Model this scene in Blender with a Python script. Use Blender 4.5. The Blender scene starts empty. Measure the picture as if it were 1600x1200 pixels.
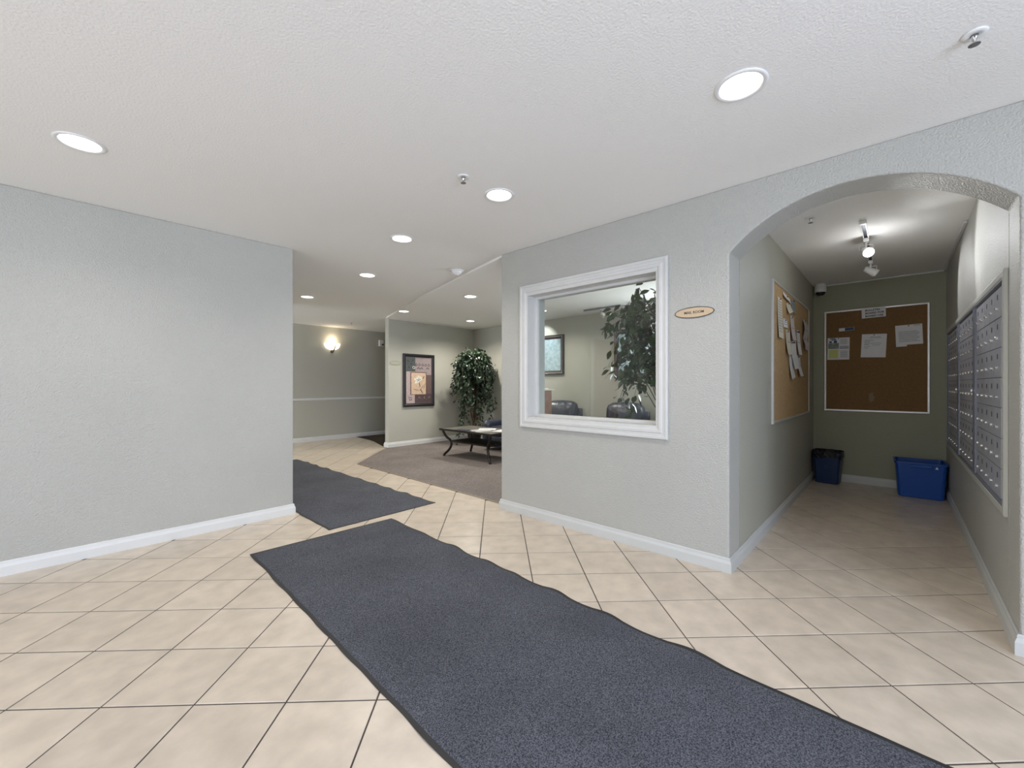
import bpy, bmesh, math, random
import numpy as np
from mathutils import Vector, Matrix, noise
R = random.Random(7)
rad = math.radians
scene = bpy.context.scene
COL = scene.collection

# ------------------------------------------------------------------ camera
CAM_H = 1.19
cam = bpy.data.cameras.new('camera')
cam.sensor_width = 36
cam.lens = 648 / 1600 * 36
cam.shift_y = 1 / 1600
cam.clip_start = 0.02
camo = bpy.data.objects.new('camera', cam)
camo.location = (0, 0, CAM_H)
camo.rotation_euler = (rad(90), 0, rad(42.8 - 90))
COL.objects.link(camo)
scene.camera = camo

# ------------------------------------------------------------------ world, daylight, exposure
w = bpy.data.worlds.new('sky')
scene.world = w
w.use_nodes = True
bg = w.node_tree.nodes['Background']
bg.inputs[0].default_value = (0.72, 0.85, 1.0, 1)
bg.inputs[1].default_value = 1.0
H = 2.44          # ceiling height
HL = 2.420        # lounge ceiling height


def area(name, loc, rot, sx, sy, e, col):
    l = bpy.data.lights.new(name, 'AREA')
    l.shape = 'RECTANGLE'
    l.size, l.size_y, l.energy, l.color = sx, sy, e, col
    o = bpy.data.objects.new(name, l)
    o.location = loc
    o.rotation_euler = rot
    COL.objects.link(o)
    return o


# daylight entering through the glazed entrance behind the camera
area('entrance_daylight', (-0.2, -2.75, 1.25), (rad(90), 0, 0), 2.6, 2.1, 175, (0.66, 0.765, 1.0))
# added fill light behind an unseen side opening, left of the camera
area('lobby_side_fill', (-3.35, 1.9, 1.25), (rad(90), 0, rad(-90)), 2.6, 2.1, 52, (0.90, 0.92, 1.0))
# added fill that brightens the lounge, hidden past the interior window's edge
area('lounge_fill', (6.22, 1.72, 1.45), (rad(90), 0, rad(90)), 1.25, 1.45, 68, (0.90, 0.95, 1.0))
# added fill for the dim hall, unseen behind the lobby wall
area('hall_fill', (-1.93, 8.05, 1.3), (rad(90), 0, rad(-90)), 1.5, 1.9, 125, (0.86, 0.92, 1.0))
E_LOBBY, E_LOUNGE, E_MAIL, E_SCONCE = 22, 44, 15, 2.0
scene.cycles.diffuse_bounces = 8
scene.cycles.max_bounces = 14

scene.view_settings.view_transform = 'Standard'
scene.view_settings.look = 'None'
scene.view_settings.exposure = 0.08
scene.view_settings.gamma = 1
scene.view_settings.use_curve_mapping = False


# ------------------------------------------------------------------ materials
def mat(name, col, rough=0.6, metal=0.0, bump=0.0, bscale=100, var=0.0, vscale=3, spec=0.5, detail=4,
        emit=None, es=0, randv=0.0, col2=None, dist=0.01):
    m = bpy.data.materials.new(name)
    m.use_nodes = True
    nt = m.node_tree
    b = nt.nodes['Principled BSDF']
    N = nt.nodes.new
    L = nt.links.new
    b.inputs['Base Color'].default_value = (*col, 1)
    b.inputs['Roughness'].default_value = rough
    b.inputs['Metallic'].default_value = metal
    b.inputs['Specular IOR Level'].default_value = spec
    if emit:
        b.inputs['Emission Color'].default_value = (*emit, 1)
        b.inputs['Emission Strength'].default_value = es
    tc = N('ShaderNodeTexCoord')
    if bump:
        n = N('ShaderNodeTexNoise')
        n.inputs['Scale'].default_value = bscale
        n.inputs['Detail'].default_value = detail
        L(tc.outputs['Object'], n.inputs['Vector'])
        bp = N('ShaderNodeBump')
        bp.inputs['Strength'].default_value = bump
        bp.inputs['Distance'].default_value = dist
        L(n.outputs['Fac'], bp.inputs['Height'])
        L(bp.outputs['Normal'], b.inputs['Normal'])
    if var or col2:
        n2 = N('ShaderNodeTexNoise')
        n2.inputs['Scale'].default_value = vscale
        n2.inputs['Detail'].default_value = 6
        geo = N('ShaderNodeNewGeometry')
        L(geo.outputs['Position'], n2.inputs['Vector'])
        r = N('ShaderNodeValToRGB')
        c2 = col2 or tuple(max(0, c * (1 - var)) for c in col)
        c1 = col if col2 else tuple(min(1, c * (1 + var)) for c in col)
        r.color_ramp.elements[0].color = (*c2, 1)
        r.color_ramp.elements[1].color = (*c1, 1)
        r.color_ramp.elements[0].position = 0.3
        r.color_ramp.elements[1].position = 0.7
        L(n2.outputs['Fac'], r.inputs['Fac'])
        out = r.outputs['Color']
        if randv:
            oi = N('ShaderNodeObjectInfo')
            mr = N('ShaderNodeMapRange')
            mr.inputs['To Min'].default_value = 1 - randv
            mr.inputs['To Max'].default_value = 1 + randv
            L(oi.outputs['Random'], mr.inputs['Value'])
            hs = N('ShaderNodeHueSaturation')
            L(out, hs.inputs['Color'])
            L(mr.outputs[0], hs.inputs['Value'])
            out = hs.outputs['Color']
        L(out, b.inputs['Base Color'])
    return m


PAINT = (0.470, 0.465, 0.424)
M = {}
M['wall'] = mat('wall_paint', PAINT, 0.5, bump=0.8, bscale=120, dist=0.009, spec=0.4, var=0.02, vscale=2)
M['wallmail'] = mat('wall_paint_dimmed', (0.335, 0.335, 0.24), 0.5, bump=0.6, bscale=85, dist=0.005, spec=0.4)  # same wall paint, darkened to stand for the dim mail room back
M['wall2'] = mat('wall_paint_warm_lit', (0.468, 0.460, 0.397), 0.5, bump=0.5, bscale=120, dist=0.005, spec=0.35)  # same wall paint, olive tint stands for the lounge and hall light
M['wallside'] = mat('wall_paint_half_dimmed', (0.42, 0.415, 0.345), 0.5, bump=0.6, bscale=85, dist=0.005, spec=0.4)  # same wall paint, partly darkened for the mail room's weaker light
M['ceil'] = mat('ceiling_stipple', (0.87, 0.86, 0.83), 0.85, bump=0.6, bscale=100, dist=0.004, spec=0.2)
M['ceil2'] = mat('lounge_ceiling_paint', (0.86, 0.85, 0.82), 0.85, bump=0.4, bscale=90, dist=0.004, spec=0.2)
M['trim'] = mat('white_trim_paint', (0.68, 0.68, 0.66), 0.35, var=0.015, vscale=8)
M['casing'] = mat('white_casing_paint', (0.61, 0.605, 0.58), 0.4, var=0.02, vscale=14)
M['tile'] = mat('cream_ceramic_tile', (0.69, 0.59, 0.475), 0.28, var=0, vscale=9, col2=(0.55, 0.47, 0.375), randv=0.05,
                bump=0.05, bscale=30, dist=0.002)
M['grout'] = mat('brown_grout', (0.075, 0.062, 0.053), 0.9, bump=0.3, bscale=200)
M['rubber'] = mat('black_rubber', (0.022, 0.022, 0.022), 0.6)
M['strip'] = mat('tan_edge_strip', (0.30, 0.24, 0.17), 0.4)
M['alu'] = mat('aluminium_frame', (0.72, 0.71, 0.68), 0.35, metal=0.55)
M['basetrim'] = mat('trim_paint_shaded', (0.57, 0.575, 0.55), 0.4, var=0.015, vscale=8)  # white trim paint with the shade of the front side put in
M['whiteplastic'] = mat('white_plastic', (0.82, 0.82, 0.80), 0.4)
M['blackplastic'] = mat('black_plastic', (0.015, 0.015, 0.018), 0.25)
M['chrome'] = mat('chrome', (0.75, 0.75, 0.75), 0.2, metal=1)
M['paper'] = mat('white_paper', (0.80, 0.80, 0.80), 0.7, var=0.02, vscale=20)
M['paperpink'] = mat('pinkish_paper', (0.66, 0.60, 0.60), 0.7)
M['papercream'] = mat('cream_paper', (0.70, 0.66, 0.54), 0.7)
M['papergrey'] = mat('grey_green_card', (0.30, 0.35, 0.33), 0.7)
M['ink'] = mat('grey_print', (0.25, 0.26, 0.29), 0.8)
M['inkdark'] = mat('black_print', (0.03, 0.03, 0.035), 0.8)
M['blueprint'] = mat('dark_blue_print', (0.045, 0.085, 0.17), 0.6)
M['greenprint'] = mat('photo_print', (0.10, 0.13, 0.13), 0.6, col2=(0.35, 0.38, 0.33), vscale=60)
M['yellow'] = mat('yellow_note', (0.62, 0.64, 0.22), 0.7)
M['lamp'] = mat('lamp_face', (1, 1, 1), 0.5, emit=(1, 0.98, 0.95), es=9)
M['bulb'] = mat('bright_bulb', (1, 1, 1), 0.5, emit=(0.93, 0.97, 1), es=60)
M['reflector'] = mat('downlight_reflector', (0.9, 0.9, 0.9), 0.25, emit=(1, 1, 1), es=0.5)
M['sconceglass'] = mat('frosted_lit_glass', (1, 0.95, 0.85), 0.5, emit=(1, 0.93, 0.80), es=1.7)
M['bronze'] = mat('aged_bronze', (0.16, 0.13, 0.10), 0.4, metal=0.7)
M['iron'] = mat('dark_wrought_iron', (0.030, 0.024, 0.020), 0.35, metal=0.5, bump=0.2, bscale=60)
M['slate'] = mat('slate_tabletop', (0.26, 0.235, 0.20), 0.3, var=0, col2=(0.11, 0.105, 0.095), vscale=7, bump=0.3, bscale=25)
M['leather'] = mat('navy_leather', (0.030, 0.036, 0.060), 0.32, bump=0.3, bscale=14, dist=0.02, spec=0.6)
M['wood'] = mat('reddish_wood', (0.28, 0.15, 0.10), 0.45, var=0, col2=(0.20, 0.10, 0.07), vscale=10)
M['frameblack'] = mat('black_frame', (0.018, 0.014, 0.016), 0.3)
M['framebronze'] = mat('dark_bronze_frame', (0.045, 0.032, 0.030), 0.25, metal=0.3)
M['silverfillet'] = mat('silver_fillet', (0.5, 0.45, 0.43), 0.25, metal=0.8)
M['bluebin'] = mat('blue_plastic', (0.008, 0.075, 0.36), 0.35)
M['navybin'] = mat('navy_plastic', (0.008, 0.030, 0.105), 0.4)
M['liner'] = mat('black_bin_liner', (0.008, 0.008, 0.010), 0.18, bump=0.9, bscale=25, dist=0.03)
M['mbox'] = mat('grey_metal', (0.47, 0.48, 0.53), 0.36, metal=0.3)
M['mboxdark'] = mat('dark_grey_metal', (0.10, 0.11, 0.13), 0.4, metal=0.4)
M['mtrim'] = mat('painted_mailbox_trim', (0.52, 0.52, 0.47), 0.4)
M['tag'] = mat('dark_number_tag', (0.05, 0.05, 0.06), 0.5)
M['mframe'] = mat('blue_grey_steel_frame', (0.22, 0.235, 0.28), 0.4, metal=0.2)
M['signface'] = mat('tan_sign_face', (0.56, 0.42, 0.27), 0.4, var=0.04, vscale=40)
M['signedge'] = mat('dark_sign_edge', (0.06, 0.05, 0.035), 0.4)
M['signface2'] = mat('pale_sign_face', (0.42, 0.42, 0.33), 0.4)
M['signedge2'] = mat('olive_sign_edge', (0.20, 0.20, 0.11), 0.4)
M['bark'] = mat('brown_bark', (0.12, 0.085, 0.055), 0.8, bump=0.6, bscale=40)
M['soil'] = mat('dark_moss', (0.04, 0.035, 0.02), 0.95, bump=0.8, bscale=40)
M['pot'] = mat('dark_planter', (0.045, 0.040, 0.035), 0.5)
M['red'] = mat('red_plastic', (0.45, 0.03, 0.02), 0.4)
for k, c in dict(p1=(0.33, 0.27, 0.27), p2=(0.075, 0.085, 0.085), p3=(0.45, 0.36, 0.35), p4=(0.15, 0.10, 0.095),
                 p5=(0.085, 0.060, 0.065), p6=(0.60, 0.44, 0.31), p7=(0.10, 0.045, 0.035), p8=(0.72, 0.69, 0.60),
                 p9=(0.09, 0.075, 0.07), p10=(0.33, 0.24, 0.17), p11=(0.03, 0.035, 0.04)).items():
    M[k] = mat('painting_' + k, c, 0.4, var=0.2, vscale=60)


def cork(name, c1, c2):
    return mat(name, c1, 0.85, col2=c2, vscale=45, bump=0.3, bscale=160)


M['cork'] = cork('tan_cork', (0.54, 0.37, 0.185), (0.44, 0.29, 0.135))
M['corkbrown'] = cork('brown_cork', (0.24, 0.137, 0.052), (0.20, 0.11, 0.042))


def fabric(name, c1, c2, fine, big, bump, rough=0.95):
    m = bpy.data.materials.new(name)
    m.use_nodes = True
    nt = m.node_tree
    N, L = nt.nodes.new, nt.links.new
    b = nt.nodes['Principled BSDF']
    b.inputs['Roughness'].default_value = rough
    b.inputs['Specular IOR Level'].default_value = 0.15
    g = N('ShaderNodeNewGeometry')
    mp = N('ShaderNodeMapping')
    mp.inputs['Scale'].default_value = fine[1]
    L(g.outputs['Position'], mp.inputs['Vector'])
    n = N('ShaderNodeTexNoise')
    n.inputs['Scale'].default_value = fine[0]
    n.inputs['Detail'].default_value = 3
    n.inputs['Roughness'].default_value = 0.7
    L(mp.outputs[0], n.inputs['Vector'])
    n2 = N('ShaderNodeTexNoise')
    n2.inputs['Scale'].default_value = big
    n2.inputs['Detail'].default_value = 4
    L(g.outputs['Position'], n2.inputs['Vector'])
    r = N('ShaderNodeValToRGB')
    r.color_ramp.elements[0].position = 0.36
    r.color_ramp.elements[1].position = 0.66
    r.color_ramp.elements[0].color = (*c1, 1)
    r.color_ramp.elements[1].color = (*c2, 1)
    L(n.outputs['Fac'], r.inputs['Fac'])
    mr = N('ShaderNodeMapRange')
    mr.inputs['From Min'].default_value = 0.3
    mr.inputs['From Max'].default_value = 0.7
    mr.inputs['To Min'].default_value = 0.86
    mr.inputs['To Max'].default_value = 1.12
    L(n2.outputs['Fac'], mr.inputs['Value'])
    hs = N('ShaderNodeHueSaturation')
    L(r.outputs['Color'], hs.inputs['Color'])
    L(mr.outputs[0], hs.inputs['Value'])
    L(hs.outputs['Color'], b.inputs['Base Color'])
    bp = N('ShaderNodeBump')
    bp.inputs['Strength'].default_value = bump
    bp.inputs['Distance'].default_value = 0.006
    L(n.outputs['Fac'], bp.inputs['Height'])
    L(bp.outputs['Normal'], b.inputs['Normal'])
    return m


M['mat'] = fabric('charcoal_mat_pile', (0.024, 0.026, 0.034), (0.190, 0.196, 0.224), (210, (1, 1, 1)), 2.2, 0.9)
M['carpet'] = fabric('taupe_carpet', (0.125, 0.108, 0.100), (0.30, 0.262, 0.243), (55, (1, 3.2, 1)), 2.0, 0.4)
M['carpetdark'] = fabric('dark_hall_carpet', (0.045, 0.035, 0.025), (0.10, 0.08, 0.06), (40, (1, 1, 1)), 2.0, 0.4)


def leafmat(name, c, c2):
    m = mat(name, c, 0.30, col2=c2, vscale=9, spec=0.5)
    return m


M['leaf'] = leafmat('green_leaf', (0.085, 0.135, 0.045), (0.03, 0.062, 0.022))
M['leaf2'] = leafmat('silvery_green_leaf', (0.065, 0.10, 0.06), (0.012, 0.028, 0.012))

# window pane: clear glass with a real surface reflection
g = bpy.data.materials.new('clear_pane')
g.use_nodes = True
nt = g.node_tree
nt.nodes.clear()
o_ = nt.nodes.new('ShaderNodeOutputMaterial')
mx = nt.nodes.new('ShaderNodeMixShader')
lw = nt.nodes.new('ShaderNodeLayerWeight')
lw.inputs['Blend'].default_value = 0.5
pw = nt.nodes.new('ShaderNodeMath'); pw.operation = 'POWER'; pw.inputs[1].default_value = 5
nt.links.new(lw.outputs['Facing'], pw.inputs[0])
fr = nt.nodes.new('ShaderNodeMath'); fr.operation = 'MULTIPLY_ADD'
fr.inputs[1].default_value = 0.96; fr.inputs[2].default_value = 0.04
nt.links.new(pw.outputs[0], fr.inputs[0])
tr = nt.nodes.new('ShaderNodeBsdfTransparent')
tr.inputs[0].default_value = (0.93, 0.95, 0.94, 1)
gl = nt.nodes.new('ShaderNodeBsdfGlossy')
gl.inputs['Roughness'].default_value = 0.0
nt.links.new(fr.outputs[0], mx.inputs[0])
nt.links.new(tr.outputs[0], mx.inputs[1])
nt.links.new(gl.outputs[0], mx.inputs[2])
nt.links.new(mx.outputs[0], o_.inputs[0])
M['glass'] = g

# frosted art glass: pale blue with a gradient grain
M['artglass'] = mat('pale_blue_art', (0.50, 0.62, 0.66), 0.22, col2=(0.30, 0.42, 0.47), vscale=16, bump=0.7, bscale=35, dist=0.01, spec=0.7)


# ------------------------------------------------------------------ mesh helpers
def me_obj(name, bm, m, parent=None, smooth=False, mats=None):
    me = bpy.data.meshes.new(name)
    bm.to_mesh(me)
    bm.free()
    for x in (mats or [m]):
        me.materials.append(x)
    if smooth:
        for p in me.polygons:
            p.use_smooth = True
    o = bpy.data.objects.new(name, me)
    COL.objects.link(o)
    if parent is not None:
        o.parent = parent
    return o


def box(bm, x0, x1, y0, y1, z0, z1, bev=0.0, seg=2, mi=0):
    x0, x1 = sorted((x0, x1)); y0, y1 = sorted((y0, y1)); z0, z1 = sorted((z0, z1))
    vs = [bm.verts.new((x, y, z)) for z in (z0, z1) for y in (y0, y1) for x in (x0, x1)]
    fs = []
    for a in ((0, 2, 3, 1), (4, 5, 7, 6), (0, 1, 5, 4), (2, 6, 7, 3), (0, 4, 6, 2), (1, 3, 7, 5)):
        f = bm.faces.new([vs[i] for i in a])
        f.material_index = mi
        fs.append(f)
    if bev > 0:
        es = list({e for f in fs for e in f.edges})
        r = bmesh.ops.bevel(bm, geom=es, offset=bev, segments=seg, affect='EDGES', profile=0.5)
        for f in r['faces']:
            f.material_index = mi
    return vs


def B(name, b, m, parent=None, bev=0.0, seg=2, smooth=False):
    bm = bmesh.new()
    bs = b if isinstance(b[0], (tuple, list)) else [b]
    for q in bs:
        box(bm, *q, bev=bev, seg=seg)
    return me_obj(name, bm, m, parent, smooth)


def lathe(bm, prof, n=32, cx=0, cy=0, mi=0, ax='z'):
    rings = []
    for r, z in prof:
        if r < 1e-6:
            rings.append([bm.verts.new((cx, cy, z))])
        else:
            rings.append([bm.verts.new((cx + r * math.cos(2 * math.pi * i / n), cy + r * math.sin(2 * math.pi * i / n), z)) for i in range(n)])
    for a, b in zip(rings, rings[1:]):
        for i in range(n):
            j = (i + 1) % n
            if len(a) == 1 and len(b) == 1:
                continue
            if len(a) == 1:
                f = bm.faces.new((a[0], b[i], b[j]))
            elif len(b) == 1:
                f = bm.faces.new((a[i], a[j], b[0]))
            else:
                f = bm.faces.new((a[i], a[j], b[j], b[i]))
            f.material_index = mi
    return rings


def tube(bm, pts, r, n=8, cap=True, flat=1.0):
    pts = [Vector(p) for p in pts]
    rs = r if isinstance(r, (list, tuple)) else [r] * len(pts)
    rings = []
    up = Vector((0, 0, 1))
    prev = None
    for i, p in enumerate(pts):
        t = (pts[min(i + 1, len(pts) - 1)] - pts[max(i - 1, 0)]).normalized()
        a = t.cross(up)
        if a.length < 1e-3:
            a = t.cross(Vector((0, 1, 0)))
        a.normalize()
        if prev is not None and a.dot(prev) < 0:
            a = -a
        prev = a
        b = t.cross(a).normalized()
        rings.append([bm.verts.new(p + a * math.cos(2 * math.pi * k / n) * rs[i] + b * math.sin(2 * math.pi * k / n) * rs[i] * flat) for k in range(n)])
    for q, s in zip(rings, rings[1:]):
        for k in range(n):
            bm.faces.new((q[k], q[(k + 1) % n], s[(k + 1) % n], s[k]))
    if cap:
        bm.faces.new(rings[0][::-1])
        bm.faces.new(rings[-1])


def prism(bm, poly, z0, z1, mi=0):
    a = [bm.verts.new((x, y, z0)) for x, y in poly]
    b = [bm.verts.new((x, y, z1)) for x, y in poly]
    n = len(poly)
    fs = [bm.faces.new(a[::-1]), bm.faces.new(b)]
    for i in range(n):
        fs.append(bm.faces.new((a[i], a[(i + 1) % n], b[(i + 1) % n], b[i])))
    for f in fs:
        f.material_index = mi
    return fs


def fixn(bm):
    bmesh.ops.recalc_face_normals(bm, faces=bm.faces[:])


def tag(o, label=None, cat=None, group=None, kind=None):
    if label: o['label'] = label
    if cat: o['category'] = cat
    if group: o['group'] = group
    if kind: o['kind'] = kind
    return o


def thing(name, label, cat, loc=(0, 0, 0), rz=0, group=None, mw=None):
    o = bpy.data.objects.new(name, None)
    o.empty_display_size = 0.05
    COL.objects.link(o)
    if mw is not None:
        o.matrix_world = mw
    else:
        o.location = loc
        o.rotation_euler = (0, 0, rz)
    return tag(o, label, cat, group)


def face_frame(kind, x, y, z):
    """local x = viewer's right, y = up, z = out of the wall"""
    c = {'-X': ((0, -1, 0), (0, 0, 1), (-1, 0, 0)),
         '-Y': ((1, 0, 0), (0, 0, 1), (0, -1, 0)),
         '+Y': ((-1, 0, 0), (0, 0, 1), (0, 1, 0))}[kind]
    m = Matrix.Identity(4)
    for j in range(3):
        for i in range(3):
            m[i][j] = c[j][i]
    m.translation = Vector((x, y, z))
    return m


def copy_tree(o, parent=None):
    c = o.copy()
    COL.objects.link(c)
    if parent is not None:
        c.parent = parent
    for ch in list(o.children):
        copy_tree(ch, c)
    return c


def struct(o):
    o['kind'] = 'structure'
    return o


def apply_mod(o):
    dg = bpy.context.evaluated_depsgraph_get()
    me = bpy.data.meshes.new_from_object(o.evaluated_get(dg))
    o.modifiers.clear()
    old = o.data
    nm = old.name
    o.data = me
    bpy.data.meshes.remove(old)
    me.name = nm


def cut(o, cutter_bm, bevel=0.0):
    fixn(cutter_bm)
    c = me_obj('cutter', cutter_bm, M['wall'])
    md = o.modifiers.new('b', 'BOOLEAN')
    md.operation = 'DIFFERENCE'
    md.object = c
    md.solver = 'EXACT'
    if bevel:
        bv = o.modifiers.new('v', 'BEVEL')
        bv.width = bevel
        bv.segments = 3
        bv.limit_method = 'ANGLE'
        bv.angle_limit = rad(40)
    bpy.context.view_layer.update()
    apply_mod(o)
    cm = c.data
    bpy.data.objects.remove(c)
    bpy.data.meshes.remove(cm)


def text_mesh(name, s, size, m, parent, loc, extrude=0.0004, align='CENTER', bold=0.0, xs=1.0):
    cu = bpy.data.curves.new(name, 'FONT')
    cu.body = s
    cu.size = size
    cu.align_x = align
    cu.align_y = 'CENTER'
    cu.extrude = extrude
    cu.offset = bold
    cu.resolution_u = 2
    o = bpy.data.objects.new(name, cu)
    COL.objects.link(o)
    bpy.context.view_layer.update()
    me = bpy.data.meshes.new_from_object(o.evaluated_get(bpy.context.evaluated_depsgraph_get()))
    bpy.data.objects.remove(o)
    me.materials.clear()
    me.materials.append(m)
    o = bpy.data.objects.new(name, me)
    COL.objects.link(o)
    o.parent = parent
    o.location = loc
    o.scale = (xs, 1, 1)
    return o


# ================================================================== STRUCTURE
XF, XFB = 2.86, 3.10          # front (mail room) wall
YL = 4.08                     # left wall
YM0, YM1 = -0.40, 0.775       # mail room sides
XM = 6.50                     # mail room back
YP = 6.98                     # lounge left wall
XB = 6.25                     # lounge back wall
YH = 9.0                      # hall wall
YE, XW = -2.6, -3.2           # entrance wall, far left wall
XE = 8.2

floor = struct(B('floor', (XW - .15, XE, YE - .15, YH + .15, -0.12, -0.003), M['grout']))

# --- tiles ---------------------------------------------------------
TP, TA = 0.336, rad(44.9)
e1 = Vector((math.cos(TA), math.sin(TA)))
e2 = Vector((-e1.y, e1.x))
OF1, OF2 = -0.2832, 0.3507
fc, fs_ = math.cos(rad(42.8)), math.sin(rad(42.8))


def inside_tiled(x, y):
    if XW < x < 3.15 and YE < y < YL + .24: return True
    if 1.2 < x < 3.15 and YL <= y < YH + .22: return True
    if 2.8 < x < XM + .25 and YM0 - .25 < y < YM1 + .25: return True
    if 2.85 < x < 4.75 and y < YH + .15 and y > 5.85 and (y - 5.92) > (x - 2.99) * 1.03 - .25: return True
    return False


def on_screen(x, y):
    d = x * fc + y * fs_
    if d < 1.1: return None
    px = 800 + 648 * (x * fs_ - y * fc) / d
    return d if -60 < px < 1660 else None


cells = []
for i in range(-20, 45):
    for j in range(-35, 40):
        c = e1 * ((i + .5 + OF1) * TP) + e2 * ((j + .5 + OF2) * TP)
        if inside_tiled(c.x, c.y):
            d = on_screen(c.x, c.y)
            # hidden behind the left wall
            if d and c.y > YL and c.x < 1.25: continue
            cells.append((d if d else 99 + (c.length), c.x, c.y, i, j))
cells.sort()


def tile_bm(bm, cx, cy, flatz=0.0):
    h = TP / 2 - 0.0032
    b = 0.003
    lo, top = [], []
    for sx, sy in ((-1, -1), (1, -1), (1, 1), (-1, 1)):
        p = e1 * (sx * h) + e2 * (sy * h)
        q = e1 * (sx * (h - b)) + e2 * (sy * (h - b))
        lo.append((cx + p.x, cy + p.y))
        top.append((cx + q.x, cy + q.y))
    a = [bm.verts.new((*p, -0.0029)) for p in lo]
    m_ = [bm.verts.new((*p, -0.0012)) for p in lo]
    t = [bm.verts.new((*p, 0.0)) for p in top]
    bm.faces.new(t)
    for k in range(4):
        n = (k + 1) % 4
        bm.faces.new((a[k], a[n], m_[n], m_[k]))
        bm.faces.new((m_[k], m_[n], t[n], t[k]))


bm = bmesh.new()
tile_bm(bm, 0, 0)
fixn(bm)
tile0 = me_obj('tile', bm, M['tile'], floor)
nt_ = 0
rest = bmesh.new()
for d, x, y, i, j in cells:
    if d < 90 and nt_ < 300:
        o = tile0 if nt_ == 0 else bpy.data.objects.new('tile', tile0.data)
        if nt_:
            COL.objects.link(o)
            o.parent = floor
        o.location = (x, y, R.uniform(-.0003, .0003))
        nt_ += 1
    else:
        tile_bm(rest, x, y)
fixn(rest)
tag(me_obj('distant_tiles', rest, M['tile'], floor), kind='stuff')

# --- carpets ---------------------------------------------------------
bm = bmesh.new()
lp = [(2.965, YM1 + .14), (XB, YM1 + .14), (XB, YP), (4.10, YP), (2.99, 5.92)]
fixn(bm); prism(bm, lp, 0.0005, 0.008); fixn(bm)
tag(struct(me_obj('floor_lounge_carpet', bm, M['carpet'])))
bm = bmesh.new()
tube(bm, [(2.965, 2.78, .004), (2.985, 5.92, .004), (4.12, 7.04, .004)], 0.009, 6, flat=.6)
struct(me_obj('trim_1', bm, M['strip']))
bm = bmesh.new()
hc = [(4.13, YP + .14), (4.26, 7.54), (4.40, 8.0), (4.47, 8.4), (4.51, YH), (XE, YH), (XE, YP + .14)]
prism(bm, hc, 0.0005, 0.008); fixn(bm)
struct(me_obj('floor_hall_carpet', bm, M['carpetdark']))

# --- ceiling ---------------------------------------------------------
LIGHTS = [(0.056, 3.094, H), (1.922, 0.477, H), (1.95, 1.921, H), (1.966, 3.106, H), (2.353, 4.431, H), (2.354, 6.159, H)]
LL = [(3.856, 4.363, HL), (3.875, 6.064, HL), (5.337, 6.038, HL), (5.412, 4.335, HL)]
ceiling = struct(B('ceiling', (XW - .15, XE, YE - .15, YH + .15, H, H + .16), M['ceil']))
cb = bmesh.new()
for x, y, z in LIGHTS + LL:
    r = lathe(cb, [(0, H - .1), (0.083, H - .1), (0.083, H + .11), (0, H + .11)], 32, x, y)
cut(ceiling, cb)
curve = [(2.875, 2.80), (3.063, 3.54), (3.256, 4.255), (3.443, 4.98), (3.784, 6.08), (4.067, 6.96)]


def crom(P, n=8):
    P = [Vector(p) for p in P]
    P = [P[0] * 2 - P[1]] + P + [P[-1] * 2 - P[-2]]
    out = []
    for i in range(1, len(P) - 2):
        for k in range(n):
            t = k / n
            a, b, c, d = P[i - 1:i + 3]
            out.append(0.5 * ((2 * b) + (c - a) * t + (2 * a - 5 * b + 4 * c - d) * t * t + (3 * b - a - 3 * c + d) * t ** 3))
    out.append(P[-2])
    return out


cv = [(p.x, p.y) for p in crom(curve)]
poly = cv + [(4.10, YP), (XB, YP), (XB, YM1 + .12), (XFB - .12, YM1 + .12), (XFB - .12, 2.70), (2.90, 2.76)]
bm = bmesh.new()
prism(bm, poly, HL, H + .001)
es = []
bm.verts.ensure_lookup_table()
for e in bm.edges:
    v0, v1 = e.verts
    if abs(v0.co.z - HL) < 1e-5 and abs(v1.co.z - HL) < 1e-5:
        mx_ = (v0.co + v1.co) / 2
        if any(abs(mx_.x - (cv[k][0] + cv[k + 1][0]) / 2) < 1e-4 and abs(mx_.y - (cv[k][1] + cv[k + 1][1]) / 2) < 1e-4 for k in range(len(cv) - 1)):
            es.append(e)
bmesh.ops.bevel(bm, geom=es, offset=0.014, segments=4, affect='EDGES', profile=0.5)
fixn(bm)
lc = struct(me_obj('ceiling_lounge', bm, M['ceil2']))
cb = bmesh.new()
for x, y, z in LL:
    lathe(cb, [(0, HL - .1), (0.083, HL - .1), (0.083, H + .11), (0, H + .11)], 32, x, y)
cut(lc, cb)

# --- front wall with arch and window --------------------------------
fw = struct(B('wall_front', (XF, XFB, YE, 2.79, 0, H), M['wall']))
cb = bmesh.new()
WY0, WY1, WZ0, WZ1 = 1.235, 2.462, 0.885, 2.008
box(cb, XF - .2, XFB + .2, WY0, WY1, WZ0, WZ1)
ac, ar, spring, half = (YM0 + YM1) / 2, 0.794, 2.02, (YM1 - YM0) / 2
zc = 2.281 - ar
pts = [(YM0, -.2), (YM1, -.2)]
a1 = math.asin(half / ar)
for k in range(49):
    a = a1 - 2 * a1 * k / 48
    pts.append((ac + ar * math.sin(a), zc + ar * math.cos(a)))
A = [cb.verts.new((XF - .2, y, z)) for y, z in pts]
Bv = [cb.verts.new((XFB + .2, y, z)) for y, z in pts]
cb.faces.new(A); cb.faces.new(Bv[::-1])
for k in range(len(pts)):
    n = (k + 1) % len(pts)
    cb.faces.new((A[k], Bv[k], Bv[n], A[n]))
cut(fw, cb, 0.010)

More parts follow.
